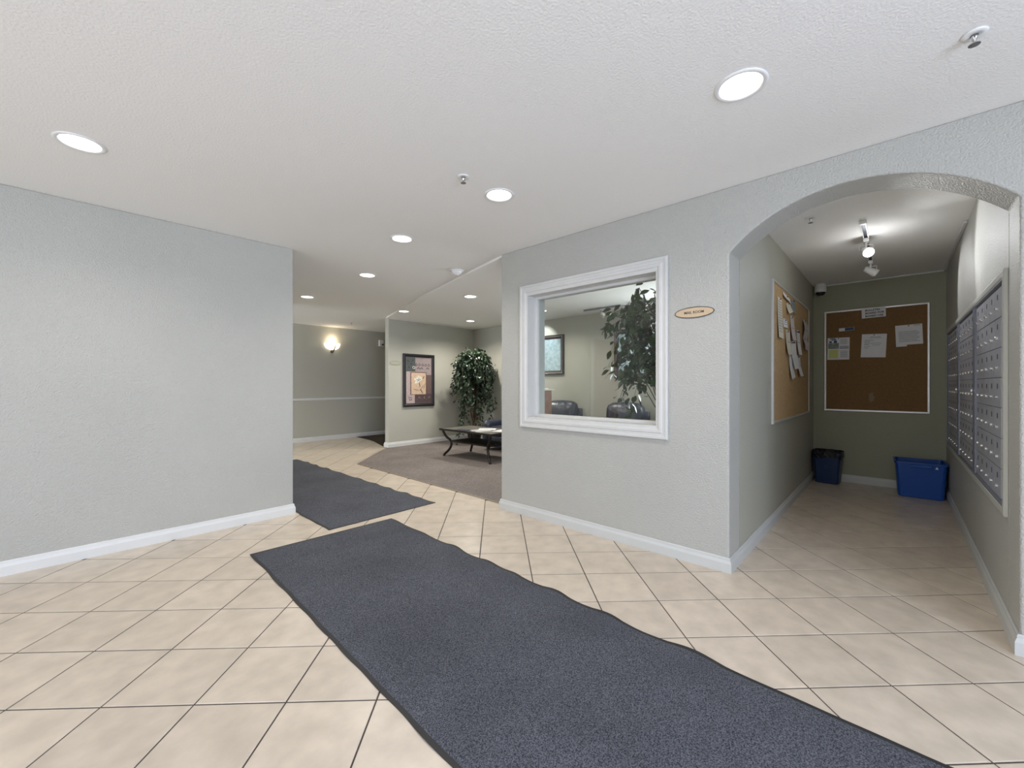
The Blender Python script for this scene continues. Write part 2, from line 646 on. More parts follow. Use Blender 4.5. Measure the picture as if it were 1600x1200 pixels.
# --- other walls -----------------------------------------------------
wl = struct(B('wall_left', (XW, 1.435, YL, YL + .14, 0, H), M['wall'], bev=0.008))
struct(B('wall_hall_left', (1.30, 1.43, YL + .14, 7.1, 0, H), M['wall']))
struct(B('wall_hall_near', (-2.0, 1.30, 6.97, 7.1, 0, H), M['wall']))
struct(B('wall_hall_far', (-2.13, -2.0, 6.97, YH + .14, 0, H), M['wall']))
struct(B('wall_hall_back', (-2.0, XE, YH, YH + .14, 0, H), M['wall2']))
struct(B('wall_hall_end', (XE - .14, XE, YP + .13, YH, 0, H), M['wall2']))
struct(B('wall_lounge_left', (4.13, XE - .15, YP, YP + .125, 0, H), M['wall2'], bev=0.010, seg=3))
struct(B('wall_lounge_back', (XB, XB + .12, YM1 + .13, YP - .001, 0, H), M['wall2']))
struct(B('wall_mail_left', (XFB, XM - .001, YM1, YM1 + .12, 0, H), M['wallside']))
struct(B('wall_mail_back', (XM, XM + .12, YM0 - .12, YM1 + .12, 0, H), M['wallmail']))
struct(B('wall_mail_right', (XFB, XM - .001, YM0 - .12, YM0, 0, H), M['wall']))
# entrance wall with a wide glazed opening, and the side wall with an opening added for fill
struct(B('wall_entrance', [(XW, -1.5, YE - .12, YE, 0, H), (1.1, XF, YE - .12, YE, 0, H), (-1.5, 1.1, YE - .12, YE, 2.3, H),
                           (-1.5, 1.1, YE - .12, YE, 0, .12)], M['wall']))
struct(B('wall_side', [(XW - .12, XW, YE, .6, 0, H), (XW - .12, XW, 3.2, YL, 0, H), (XW - .12, XW, .6, 3.2, 2.3, H),
                       (XW - .12, XW, .6, 3.2, 0, .12)], M['wall']))
w2 = struct(bpy.data.objects.new('window_2', None)); COL.objects.link(w2)
for x in (-1.49, -.22, 1.04):
    B('mullion', (x, x + .05, YE - .10, YE - .04, .12, 2.3), M['mboxdark'], w2)
w3 = struct(bpy.data.objects.new('added_window_3', None)); COL.objects.link(w3)  # unseen window, added to go with the lobby side fill
for y in (.61, 1.87, 3.14):
    B('mullion', (XW - .10, XW - .04, y, y + .05, .12, 2.3), M['mboxdark'], w3)

w4 = struct(bpy.data.objects.new('added_window_4', None)); COL.objects.link(w4)  # unseen lounge window, made up to surround the fill light
B('added_window_frame', [(XB - .05, XB - .001, 1.02, 1.085, .65, 2.25), (XB - .05, XB - .001, 2.355, 2.42, .65, 2.25), (XB - .05, XB - .001, 1.085, 2.355, .65, .715), (XB - .05, XB - .001, 1.085, 2.355, 2.185, 2.25)], M['trim'], w4)
w5 = struct(bpy.data.objects.new('added_window_5', None)); COL.objects.link(w5)  # unseen hall end window, made up around the hall fill
B('added_window_frame', [(-1.999, -1.95, 7.22, 7.29, .3, 2.3), (-1.999, -1.95, 8.81, 8.88, .3, 2.3), (-1.999, -1.95, 7.29, 8.81, .3, .34), (-1.999, -1.95, 7.29, 8.81, 2.26, 2.3)], M['trim'], w5)
# --- white panel door on the left wall, just outside the frame -------
d1 = struct(bpy.data.objects.new('door_1', None)); COL.objects.link(d1)
B('door_casing', [(-.62, -.52, YL - .018, YL - .0005, 0, 2.12), (-1.62, -1.52, YL - .018, YL - .0005, 0, 2.12),
                  (-1.62, -.52, YL - .018, YL - .0005, 2.03, 2.12)], M['trim'], d1, bev=.003)
B('door_panel', (-1.52, -.62, YL - .010, YL - .0005, 0.005, 2.03), M['wood'], d1)
bm = bmesh.new()
tube(bm, [(-1.44, YL - .011, 1.0), (-1.44, YL - .06, 1.0), (-1.34, YL - .06, 1.0)], .009, 8)
me_obj('door_handle', bm, M['chrome'], d1)


# --- baseboards ------------------------------------------------------
def base_profile(t=0.016, h=0.092):
    return [(0, 0), (t, 0), (t, h * .62), (t * .8, h * .72), (t * .55, h * .82), (t * .5, h * .95), (t * .25, h), (0, h)]


def sweep(bm, path, prof, closed=False, side=1):
    """path: 2D points; profile offset to the left (side=1) of the direction of travel"""
    P = [Vector(p) for p in path]
    n = len(P)
    rings = []
    for i, p in enumerate(P):
        def nrm(a, b):
            d = (b - a).normalized()
            return Vector((-d.y, d.x)) * side
        if i == 0: nn = nrm(P[0], P[1]); k = 1
        elif i == n - 1: nn = nrm(P[-2], P[-1]); k = 1
        else:
            n1, n2 = nrm(P[i - 1], p), nrm(p, P[i + 1])
            nn = (n1 + n2).normalized(); k = 1 / max(.3, nn.dot(n1))
        rings.append([bm.verts.new((p.x + nn.x * o * k, p.y + nn.y * o * k, z)) for o, z in prof])
    m_ = len(prof)
    for a, b in zip(rings, rings[1:]):
        for k in range(m_):
            bm.faces.new((a[k], a[(k + 1) % m_], b[(k + 1) % m_], b[k]))
    bm.faces.new(rings[0]); bm.faces.new(rings[-1][::-1])
    fixn(bm)


def baseboard(name, path, side=1, h=.092, z=0.0, m='trim'):
    bm = bmesh.new()
    sweep(bm, path, [(a, b + z) for a, b in base_profile(h=h)], side=side)
    return struct(me_obj(name, bm, M[m]))


e = 0.0006
baseboard('baseboard_left', [(1.435 - .2, YL - e), (XW, YL - e)][::-1] if False else [(XW + .02, YL - e), (1.435 + e, YL - e), (1.435 + e, YL + .13)], side=-1)
baseboard('baseboard_front', [(XFB - .02, 2.79 + e), (XF - e, 2.79 + e), (XF - e, YM1 - e), (XM - .01, YM1 - e), (XM - e, YM1 - .01)][:4] + [], side=-1, m='basetrim')
baseboard('baseboard_mail_back', [(XM - e, YM1 - .02), (XM - e, YM0 + .02)], side=-1, m='basetrim')
baseboard('baseboard_mail_right', [(XM - .01, YM0 + e), (XF - e, YM0 + e), (XF - e, YE + .1)], side=-1, m='basetrim')
baseboard('baseboard_hall', [(-1.98, YH - e), (XE - .15, YH - e)], side=-1)
baseboard('baseboard_lounge_left', [(4.13 - e, YP + .12), (4.13 - e, YP - e), (XB - .01, YP - e)], side=1 if False else 1, z=.0085) if False else None
bm = bmesh.new()
sweep(bm, [(4.25, YP + .125 + e), (4.13 - e, YP + .125 + e), (4.13 - e, YP - e), (XB - .01, YP - e)], [(a, b + .0085) for a, b in base_profile()], side=-1)
struct(me_obj('baseboard_lounge_left', bm, M['trim']))
baseboard('baseboard_lounge_back', [(XB - e, YP - .03), (XB - e, YM1 + .2)], side=-1, z=.0085)
# chair rail on the hall wall
bm = bmesh.new()
sweep(bm, [(1.45, YH - e), (XE - .15, YH - e)], [(0, .853), (.010, .857), (.022, .872), (.022, .890), (.010, .902), (0, .906)], side=-1)
struct(me_obj('trim_2', bm, M['trim']))
# cable raceway under the mail room ceiling
rw = bmesh.new()
box(rw, XM - .022, XM - e, YM0 + .02, .665, H - .020, H - .002, .003)
struct(me_obj('trim_3', rw, M['trim']))
rw = bmesh.new()
box(rw, 4.66, XM - .03, YM0 + e, YM0 + .022, H - .020, H - .002, .003)
struct(me_obj('trim_4', rw, M['trim']))

# --- window between lobby and lounge ---------------------------------
win = struct(bpy.data.objects.new('window_1', None)); COL.objects.link(win)


def rect_frame(bm, y0, y1, z0, z1, prof, xf):
    """mitred picture-frame moulding in the YZ plane; prof = (inset from outer edge, x offset towards -X)"""
    rings = []
    for (y, z, sy, sz) in ((y0, z0, 1, 1), (y1, z0, -1, 1), (y1, z1, -1, -1), (y0, z1, 1, -1)):
        rings.append([bm.verts.new((xf - o, y + sy * i, z + sz * i)) for i, o in prof])
    m_ = len(prof)
    for k in range(4):
        a, b = rings[k], rings[(k + 1) % 4]
        for q in range(m_):
            bm.faces.new((a[q], a[(q + 1) % m_], b[(q + 1) % m_], b[q]))
    fixn(bm)


bm = bmesh.new()
rect_frame(bm, 1.163, 2.534, .806, 2.087, [(0, 0.001), (0, .020), (.004, .023), (.018, .023), (.022, .018), (.040, .018), (.046, .022), (.062, .022), (.070, .014), (.084, .012), (.084, .001)], XF)
me_obj('casing', bm, M['casing'], win)
bm = bmesh.new()
rect_frame(bm, WY0 + .001, WY1 - .001, WZ0 + .001, WZ1 - .001, [(0, -.239), (0, .010), (.014, .010), (.014, -.239)], XF)
me_obj('jamb', bm, M['casing'], win)
bm = bmesh.new()
rect_frame(bm, WY0 + .0145, WY1 - .0145, WZ0 + .0145, WZ1 - .0145, [(0, -.150), (0, -.096), (.018, -.096), (.022, -.104), (.022, -.150)], XF)
me_obj('stop', bm, M['casing'], win)
B('pane', (XF + .125, XF + .131, WY0 + .02, WY1 - .02, WZ0 + .02, WZ1 - .02), M['glass'], win)


# ================================================================== LIGHT FITTINGS
def spot(name, loc, e, ang, blend, col, parent=None, size=.05, rot=(0, 0, 0)):
    l = bpy.data.lights.new(name, 'SPOT')
    l.energy, l.spot_size, l.spot_blend, l.color, l.shadow_soft_size = e, rad(ang), blend, col, size
    o = bpy.data.objects.new(name, l)
    o.location = loc
    o.rotation_euler = rot
    COL.objects.link(o)
    if parent is not None: o.parent = parent
    return o


def downlight(x, y, z, label, group, e, col):
    t = thing('recessed_downlight', label, 'ceiling light', (x, y, z), group=group)
    bm = bmesh.new()
    lathe(bm, [(.078, .004), (.078, -.001), (.083, -.005), (.094, -.006), (.100, -.003), (.101, -.0004), (.0835, -.0004), (.082, .004), (.078, .004)], 40)
    fixn(bm)
    me_obj('trim_ring', bm, M['whiteplastic'], t, True)
    bm = bmesh.new()
    lathe(bm, [(.0775, .003), (.076, .03), (.070, .062), (.055, .085), (0, .088), ], 32)
    me_obj('reflector', bm, M['reflector'], t, True)
    bm = bmesh.new()
    lathe(bm, [(0, .022), (.045, .026), (.060, .036), (.062, .050), (.045, .075), (0, .08)], 32)
    fixn(bm)
    me_obj('lamp', bm, M['lamp'], t, True)
    spot('lamp_beam', (0, 0, -.008), e, 150, .75, col, t, .05)
    return t


DL = ['recessed downlight at far left, above the pale blue lobby wall', 'large nearest recessed downlight, up and right, near the arched wall',
      'recessed downlight just right of the lobby sprinkler', 'recessed downlight third in the row, past the sprinkler',
      'recessed downlight over the far mat, right of the left wall end', 'farthest lobby downlight, small, before the hall wall']
for p, l in zip(LIGHTS, DL):
    downlight(*p, l, 'lobby downlights', E_LOBBY, (1, .95, .88))
DL2 = ['downlight on the lowered lounge ceiling, near its middle', 'downlight beside the curved ceiling edge, above the flower picture',
       'farthest lounge downlight, above the leafy corner tree', 'downlight glimpsed at the left edge of the interior window']
for p, l in zip(LL, DL2):
    downlight(*p, l, 'lounge downlights', E_LOUNGE * (2.2 if 'leafy' in l else 1), (1, .95, .86))


def sprinkler(x, y, z, label):
    t = thing('ceiling_sprinkler', label, 'sprinkler', (x, y, z), group='ceiling sprinklers')
    bm = bmesh.new()
    lathe(bm, [(.012, -.001), (.012, -.006), (.032, -.005), (.036, -.001), (.012, -.0008)], 28)
    fixn(bm); me_obj('escutcheon', bm, M['whiteplastic'], t, True)
    bm = bmesh.new()
    lathe(bm, [(0, -.002), (.009, -.002), (.009, -.016), (.005, -.02), (.005, -.026), (0, -.026)], 14)
    for s in (-1, 1):
        tube(bm, [(s * .009, 0, -.012), (s * .013, 0, -.024), (s * .004, 0, -.036)], .002, 6)
    fixn(bm); me_obj('nozzle', bm, M['chrome'], t, True)
    bm = bmesh.new()
    lathe(bm, [(0, -.036), (.016, -.036), (.016, -.0385), (0, -.0385)], 20)
    fixn(bm); me_obj('deflector', bm, M['chrome'], t)


sprinkler(1.63, 1.908, H, 'sprinkler head on the lobby ceiling left of a downlight')
sprinkler(3.80, .47, H, 'sprinkler head on the mail room ceiling beyond the arch')
sprinkler(3.929, 8.047, H, 'small sprinkler above the hall wall sconce')
sprinkler(2.205, -.205, H, 'sprinkler at the top right edge above the arched wall')

t = thing('smoke_detector', 'round white smoke detector beside the curved ceiling edge', 'smoke detector', (2.92, 3.53, H))
bm = bmesh.new(); lathe(bm, [(0, -.0005), (.074, -.0005), (.074, -.010), (.068, -.014), (0, -.014)], 32); fixn(bm)
me_obj('base', bm, M['whiteplastic'], t, True)
bm = bmesh.new(); lathe(bm, [(.056, -.0145), (.054, -.026), (.040, -.040), (.022, -.046), (.020, -.052), (0, -.054), ], 32); fixn(bm)
me_obj('sensor_head', bm, M['whiteplastic'], t, True)

# --- mail room track light -------------------------------------------
t = thing('track_light', 'white track light with spot heads on the mail room ceiling', 'track light', (0, 0, 0))
TY = .185
bm = bmesh.new()
for a in ((4.15, 5.75, TY - .018, TY - .012), (4.15, 5.75, TY + .012, TY + .018)):
    box(bm, a[0], a[1], a[2], a[3], H - .022, H - .0008)
box(bm, 4.13, 4.17, TY - .022, TY + .022, H - .026, H - .0008, .003)
me_obj('track', bm, M['whiteplastic'], t)
B('track_groove', (4.17, 5.74, TY - .011, TY + .011, H - .008, H - .001), M['mboxdark'], t)


def track_head(x, y, z, aim, lit):
    h = B('spot_head', (x - .05, x + .05, y - .018, y + .018, z - .030, z - .001), M['whiteplastic'], t, bev=.004)
    bm = bmesh.new()
    tube(bm, [(x, y, z - .03), (x, y, z - .075)], .006, 8)
    me_obj('stem', bm, M['whiteplastic'], h)
    d = Vector(aim).normalized()
    c = Vector((x, y, z - .10))
    q = d.to_track_quat('Z', 'Y').to_matrix().to_4x4()
    bm = bmesh.new()
    lathe(bm, [(0, -.055), (.020, -.055), (.026, -.045), (.036, .03), (.040, .055), (.037, .055), (.033, .03), (.0, .025)], 24)
    bmesh.ops.transform(bm, matrix=Matrix.Translation(c) @ q, verts=bm.verts)
    fixn(bm)
    me_obj('shade', bm, M['whiteplastic'], h, True)
    if lit:
        bm = bmesh.new()
        lathe(bm, [(0, .056), (.020, .052), (.031, .040), (.0, .030)], 20)
        bmesh.ops.transform(bm, matrix=Matrix.Translation(c) @ q, verts=bm.verts)
        me_obj('bulb', bm, M['bulb'], h, True)
    for s in (-1, 1):
        bm = bmesh.new()
        tube(bm, [(x, y, z - .05), (x, y + s * .045, z - .052), (x, y + s * .045, z - .085)], .0035, 6)
        me_obj('yoke', bm, M['whiteplastic'], h)
    return c, d


for (x, aim, lit, tgt, e_) in ((4.60, (-.75, -.30, -.45), True, (3.75, -.4, 2.05), 1.5), (5.45, (.2, -.75, -.5), False, (4.9, -.4, 1.95), .9)):
    c, d = track_head(x, TY, H - .022, aim, lit)
    v = Vector(tgt) - c
    s_ = spot('spot_beam', c + d * .065, E_MAIL * e_, 70, .6, (.97, .98, 1), None, .02)
    s_.rotation_euler = v.to_track_quat('-Z', 'Y').to_euler()
    s_.parent = t
l = bpy.data.lights.new('mail_glow', 'POINT'); l.energy = 2.4; l.shadow_soft_size = .03; l.color = (.98, .98, 1)
o = bpy.data.objects.new('bulb_glow', l); o.location = (4.50, .14, 2.20); COL.objects.link(o); o.parent = t

# --- lounge track light ----------------------------------------------
t = thing('track_light', 'grey track light on the lounge ceiling seen through the interior window', 'track light', (0, 0, 0))
B('track', (5.80, 5.835, 2.0, 3.77, HL - .026, HL - .0008), M['mframe'], t)
for yy, lab in ((3.42, 1), (2.75, 0), (2.1, 0)):
    c_ = Vector((5.817, yy, HL - .022))
    h = B('spot_head', (c_.x - .018, c_.x + .018, yy - .05, yy + .05, c_.z - .03, c_.z - .001), M['alu'], t, bev=.003)
    bm = bmesh.new(); tube(bm, [c_ + Vector((0, 0, -.03)), c_ + Vector((0, 0, -.07))], .007, 8)
    me_obj('stem', bm, M['alu'], h)
    d = Vector((.7, -.2, -.5)).normalized()
    q = d.to_track_quat('Z', 'Y').to_matrix().to_4x4()
    bm = bmesh.new()
    lathe(bm, [(0, -.05), (.022, -.05), (.030, -.03), (.036, .03), (.036, .045), (.030, .045), (0, .02)], 20)
    bmesh.ops.transform(bm, matrix=Matrix.Translation(c_ + Vector((0, 0, -.095))) @ q, verts=bm.verts)
    fixn(bm); me_obj('shade', bm, M['alu'], h, True)
    if lab == 0:
        s_ = spot('spot_beam', c_ + Vector((.03, 0, -.13)), 26, 90, .6, (.95, .98, 1), t, .02)
        s_.rotation_euler = (Vector((6.25, yy + .15, 1.9)) - s_.location).to_track_quat('-Z', 'Y').to_euler()
s_ = spot('picture_beam', (5.75, 4.95, HL - .02), 30, 70, .6, (.95, .98, 1), t, .02)
s_.rotation_euler = Vector((.5, 0, -.45)).to_track_quat('-Z', 'Y').to_euler()

# --- hall sconce ------------------------------------------------------
def sconce(x, label):
  t = thing('wall_sconce', label, 'wall lamp', mw=face_frame('-Y', x, YH - .001, 1.945), group='hall sconces')
  return t


t = sconce(3.955, 'glowing half bowl glass sconce on the hall wall')
bm = bmesh.new()
for i in range(17):
    pass
ns, nr = 20, 10
grid = []
for j in range(nr + 1):
    v = j / nr
    r = .17 * math.sin(v * math.pi / 2) ** .8 + .001
    yy = .0 + .135 * (1 - math.cos(v * math.pi / 2))
    grid.append([bm.verts.new((r * math.cos(math.pi * i / ns), yy, .01 + r * .65 * math.sin(math.pi * i / ns))) for i in range(ns + 1)])
for a, b in zip(grid, grid[1:]):
    for i in range(ns):
        bm.faces.new((a[i], a[i + 1], b[i + 1], b[i]))
bmesh.ops.solidify(bm, geom=bm.faces[:], thickness=.004)
me_obj('glass_bowl', bm, M['sconceglass'], t, True)
bm = bmesh.new()
tube(bm, [(0, -.05, .01), (0, -.03, .05), (.01, .0, .085), (.02, .05, .112), (.03, .09, .125)], [.024, .020, .014, .012, .009], 8)
me_obj('bracket', bm, M['bronze'], t, True)
bm = bmesh.new(); lathe(bm, [(0, 0.001), (.035, .001), (.035, .012), (0, .014)], 20)
bmesh.ops.translate(bm, verts=bm.verts, vec=(0, -.035, 0))
me_obj('wall_plate', bm, M['bronze'], t)
l = bpy.data.lights.new('sconce_light', 'POINT'); l.energy = E_SCONCE; l.color = (1, .80, .55); l.shadow_soft_size = .05
o = bpy.data.objects.new('sconce_light', l); o.parent = t; o.location = (0, .22, .075); COL.objects.link(o)

t2 = copy_tree(t)  # second sconce added out of sight to brighten the hall
t2.matrix_world = face_frame('-Y', 1.7, YH - .001, 1.945)
t2['label'] = 'added twin half bowl sconce, unseen behind the lobby wall, brightening the hall'
t = thing('fire_alarm', 'small white alarm strobe on the dark end of the hall wall', 'alarm', mw=face_frame('-Y', 5.12, YH - .001, 2.10))
bm = bmesh.new(); box(bm, -.055, .055, 0, .15, .0, .04, .006); me_obj('body', bm, M['whiteplastic'], t)
bm = bmesh.new(); box(bm, .0, .045, .02, .06, .041, .06, .004); me_obj('lens', bm, M['bronze'], t)

# --- security camera --------------------------------------------------
t = thing('security_camera', 'white dome security camera in the mail room ceiling corner', 'camera', (6.40, .69, H))
bm = bmesh.new(); lathe(bm, [(0, -.0006), (.055, -.0006), (.060, -.01), (.060, -.045), (.062, -.05), (.062, -.095), (.056, -.103), (.048, -.103)], 32)
me_obj('housing', bm, M['whiteplastic'], t, True)
bm = bmesh.new(); lathe(bm, [(.050, -.100), (.046, -.122), (.030, -.138), (0, -.145)], 28)
me_obj('dome', bm, M['blackplastic'], t, True)
bm = bmesh.new(); lathe(bm, [(.012, -.140), (.010, -.146), (0, -.147)], 14)
me_obj('lens', bm, M['chrome'], t)


# ================================================================== SIGNS
def oval(name, label, mw, a, b, mf, me_, txt):
    t = thing(name, label, 'sign', mw=mw)
    for nm, k, z0, z1, mm in (('rim', 1.0, .0, .005, me_), ('face', .955, .0052, .0062, mf)):
        bm = bmesh.new()
        kb = k if nm == 'rim' else 1 - (1 - k) * a / b
        prism(bm, [(a * k * math.cos(2 * math.pi * i / 48), b * kb * math.sin(2 * math.pi * i / 48)) for i in range(48)], z0, z1)
        fixn(bm)
        me_obj(nm, bm, mm, t)
    if txt:
        text_mesh('lettering', txt, .0235, M['signedge'], t, (0, 0, .0064), .0003, bold=.0006)
    return t


oval('oval_sign', 'tan oval sign reading mail room between window and arch', face_frame('-X', XF - .001, .989, 1.672), .128, .0375, M['signface'], M['signedge'], 'MAIL ROOM')
oval('oval_sign', 'pale oval sign left of the framed flower picture', face_frame('-Y', 4.275, YP - .001, 1.60), .118, .042, M['signface2'], M['signedge2'], None)

# ================================================================== PICTURES
t = thing('framed_picture', 'tall black framed collage of a white lily in earthy patches', 'picture', mw=face_frame('-Y', 4.80, YP - .001, 1.276))
bm = bmesh.new()


def pframe(bm, w, h, prof):
    rings = []
    for sx, sy in ((-1, -1), (1, -1), (1, 1), (-1, 1)):
        rings.append([bm.verts.new((sx * (w / 2 - i), sy * (h / 2 - i), o)) for i, o in prof])
    n = len(prof)
    for k in range(4):
        a, b = rings[k], rings[(k + 1) % 4]
        for q in range(n):
            bm.faces.new((a[q], a[(q + 1) % n], b[(q + 1) % n], b[q]))
    fixn(bm)


pframe(bm, .73, 1.035, [(0, 0), (0, .028), (.012, .036), (.035, .036), (.05, .024), (.062, .020), (.062, 0)])
me_obj('frame', bm, M['frameblack'], t)
bm = bmesh.new(); pframe(bm, .606, .911, [(0, .002), (0, .018), (.006, .018), (.006, .002)])
me_obj('fillet', bm, M['silverfillet'], t)
W_, H_ = .594, .90
PM = [M[k] for k in ('p1', 'p2', 'p3', 'p4', 'p5', 'p6', 'p7', 'p8', 'p9', 'p10', 'p11')]
bm = bmesh.new()


def flat(pts, mi, z):
    # pts in 0..1 picture units, y down
    vs = [bm.verts.new(((x - .5) * W_, (.5 - y) * H_, z)) for x, y in pts]
    f = bm.faces.new(vs); f.material_index = mi
    f.normal_update()
    if f.normal.z < 0: f.normal_flip()


def fr_(x0, y0, x1, y1, mi, z): flat([(x0, y0), (x1, y0), (x1, y1), (x0, y1)], mi, z)


fr_(0, 0, 1, 1, 2, .006)
fr_(0, 0, .36, .31, 1, .0065); fr_(.36, 0, 1, .40, 0, .0065); fr_(.78, .38, 1, .80, 3, .0068)
fr_(.34, .80, 1, 1, 4, .0070); fr_(0, .80, .34, 1, 2, .0070)
fr_(.17, .32, .81, .82, 6, .0074); fr_(.20, .335, .78, .81, 5, .0078)


def ell(cx, cy, a, b, rot, mi, z, n=14):
    flat([(cx + a * math.cos(t_) * math.cos(rot) - b * math.sin(t_) * math.sin(rot), cy + (a * math.cos(t_) * math.sin(rot) + b * math.sin(t_) * math.cos(rot)) * .66) for t_ in [2 * math.pi * k / n for k in range(n)]], mi, z)


for k in range(5):
    cx = .40 + k * .125
    ell(cx, .16, .045, .045, 0, 9 if False else 4, .0072)
    ell(cx, .16, .022, .026, 0, 0, .0074)
    if k in (0, 1, 3):
        for s in (-1, 1):
            ell(cx + .08 + s * .03, .235, .045, .016, s * .8, 4, .0073)
for k in range(4):
    ell(.12 + .07 * (k % 2) + .02 * (k // 2), .88 + .045 * (k // 2), .03, .018, .6 * (-1) ** k, 4, .0076)
for k in range(6):
    ell(.42 + .1 * k, .90 + .02 * (-1) ** k, .045, .025, .5 * k, 9 if k % 2 else 3, .0076)
    ell(.42 + .1 * k, .90 + .02 * (-1) ** k, .028, .014, .5 * k, 4, .0078)
for (x_, y_) in ((.08, .08), (.2, .14), (.12, .22), (.26, .06), (.28, .25)):
    ell(x_, y_, .04, .02, x_ * 9, 10, .0072)
ell(.30, .22, .05, .05, 0, 7, .0073); ell(.30, .22, .03, .035, .4, 10, .0075)
for a, l_, w_ in ((-2.9, .20, .045), (-2.3, .15, .04), (-1.6, .17, .042), (-1.05, .15, .04), (-.45, .16, .045), (2.6, .19, .04), (2.1, .09, .035)):
    cx, cy = .50, .50
    ell(cx + math.cos(a) * l_ / 2, cy + math.sin(a) * l_ / 2 * .66, l_ / 2, w_, a, 7, .0082 + .00003 * w_ * 100)
for a, l_ in ((-2.9, .12), (-1.6, .10), (-.45, .1), (2.6, .1)):
    ell(.50 + math.cos(a) * l_ / 2, .50 + math.sin(a) * l_ / 2 * .66, l_ / 2, .008, a, 10, .0088)
for (x_, y_, l_, a) in ((.53, .60, .09, 1.4), (.62, .66, .12, -1.0), (.40, .71, .14, .25), (.60, .74, .10, .9), (.68, .44, .07, -1.0), (.72, .62, .12, -1.2)):
    ell(x_, y_, l_, .016, a, 8 if l_ < .11 else 9, .0084)
fixn_skip = True
me_obj('canvas', bm, None, t, mats=PM)


def blue_picture(yc, zc_, w_, h_, label):
    t = thing('framed_picture', label, 'picture', mw=face_frame('-X', XB - .001, yc, zc_), group='blue pictures on the lounge wall')
    bm = bmesh.new()
    pframe(bm, w_, h_, [(0, 0), (0, .03), (.015, .045), (.028, .04), (.034, .03), (.075, .018), (.075, 0)])
    me_obj('frame', bm, M['framebronze'], t)
    bm = bmesh.new(); pframe(bm, w_ - .055, h_ - .055, [(0, .001), (0, .044), (.008, .044), (.008, .001)])
    me_obj('fillet', bm, M['silverfillet'], t)
    B('art_sheet', (-w_ / 2 + .07, w_ / 2 - .07, -h_ / 2 + .07, h_ / 2 - .07, .004, .012), M['artglass'], t)


blue_picture(4.87, 1.748, .80, .74, 'dark framed pale blue picture seen at left through the interior window')
blue_picture(3.04, 1.695, .80, .80, 'dark framed pale picture behind the tree in the interior window')

# ================================================================== BULLETIN BOARDS
def board(label, mw, w_, h_, mc, fwid=.022):
    t = thing('bulletin_board', label, 'bulletin board', mw=mw)
    bm = bmesh.new(); pframe(bm, w_, h_, [(0, 0), (0, .014), (.004, .018), (fwid - .004, .018), (fwid, .014), (fwid, 0)])
    me_obj('frame', bm, M['alu'], t)
    B('cork_panel', (-w_ / 2 + fwid * .9, w_ / 2 - fwid * .9, -h_ / 2 + fwid * .9, h_ / 2 - fwid * .9, .001, .009), mc, t)
    return t


BX, BZ = XM - .001, 1.484
tb = board('brown cork bulletin board on the mail room back wall', face_frame('-X', BX, .1935, BZ), .937, 1.236, M['corkbrown'])
bm = bmesh.new()
prism(bm, [(-.02, .06), (.015, .07), (.018, .03), (.035, .022), (.02, -.005), (.022, -.025), (-.01, -.045), (-.02, -.01)], .0092, .0094)
fixn(bm)
o = me_obj('paint_scar', bm, M['papercream'], tb); o.location = (-.022, -.46, 0); o['label'] = 'pale torn scar on the cork'
o.data.materials[0] = mat('cork_scar', (.27, .20, .12), .9)
tl = board('tan cork bulletin board on the mail room left wall', face_frame('-Y', 0, 0, 0) @ Matrix.Identity(4), 1.974, 1.234, M['cork'])
tl.matrix_world = face_frame('-Y', 5.052, YM1 - .001, 1.471)


def sheet(label, frame, x, y, w_, h_, ang=0, m='paper', name='paper_notice', z=.011, curl=.0, pin=True, lines=(), cat='paper', group=None, bend=0.0):
    """a sheet pinned by its top; local frame of the wall"""
    mw = frame @ Matrix.Translation((x, y, z)) @ Matrix.Rotation(rad(ang), 4, 'Z')
    t = thing(name, label, cat, mw=mw, group=group)
    bm = bmesh.new()
    n = 8
    rows = []
    for j in range(n + 1):
        v = j / n
        zz = curl * (v ** 2) + bend * abs(math.sin(v * math.pi * 1.6))
        rows.append([bm.verts.new((w_ * (u - .5), -h_ * v, zz + .0003 + .04 * curl * abs(u - .5))) for u in (0, .25, .5, .75, 1)])
    back = [[bm.verts.new(q.co - Vector((0, 0, .0008))) for q in r_] for r_ in rows]
    for k in range(4):
        for (a, b), (c_, d_) in zip(zip(rows, rows[1:]), zip(back, back[1:])):
            bm.faces.new((a[k], b[k], b[k + 1], a[k + 1]))
            bm.faces.new((c_[k], c_[k + 1], d_[k + 1], d_[k]))
    for q in ((0, 1), (n, -1)):
        for k in range(4):
            bm.faces.new((rows[q[0]][k], rows[q[0]][k + 1], back[q[0]][k + 1], back[q[0]][k]))
    for j in range(n):
        for k in (0, 4):
            bm.faces.new((rows[j][k], back[j][k], back[j + 1][k], rows[j + 1][k]))
    fixn(bm)
    me_obj('page', bm, M[m], t)
    if lines:
        bm = bmesh.new()
        for (lx0, lx1, ly, lh) in lines:
            v0 = ly
            zz = curl * (v0 ** 2) + bend * abs(math.sin(v0 * math.pi * 1.6))
            box(bm, w_ * (lx0 - .5), w_ * (lx1 - .5), -h_ * ly - lh / 2, -h_ * ly + lh / 2, zz + .001, zz + .0014)
        tag(me_obj('printed_lines', bm, M['ink'], t), kind='stuff')
    if pin:
        bm = bmesh.new(); lathe(bm, [(0, .012), (.005, .011), (.006, .008), (.003, .006), (.003, .0008), (0, .0008)], 12, 0, -.012); fixn(bm)
        me_obj('push_pin', bm, M['red'] if pin == 'red' else M['inkdark'], t, True)
    return t


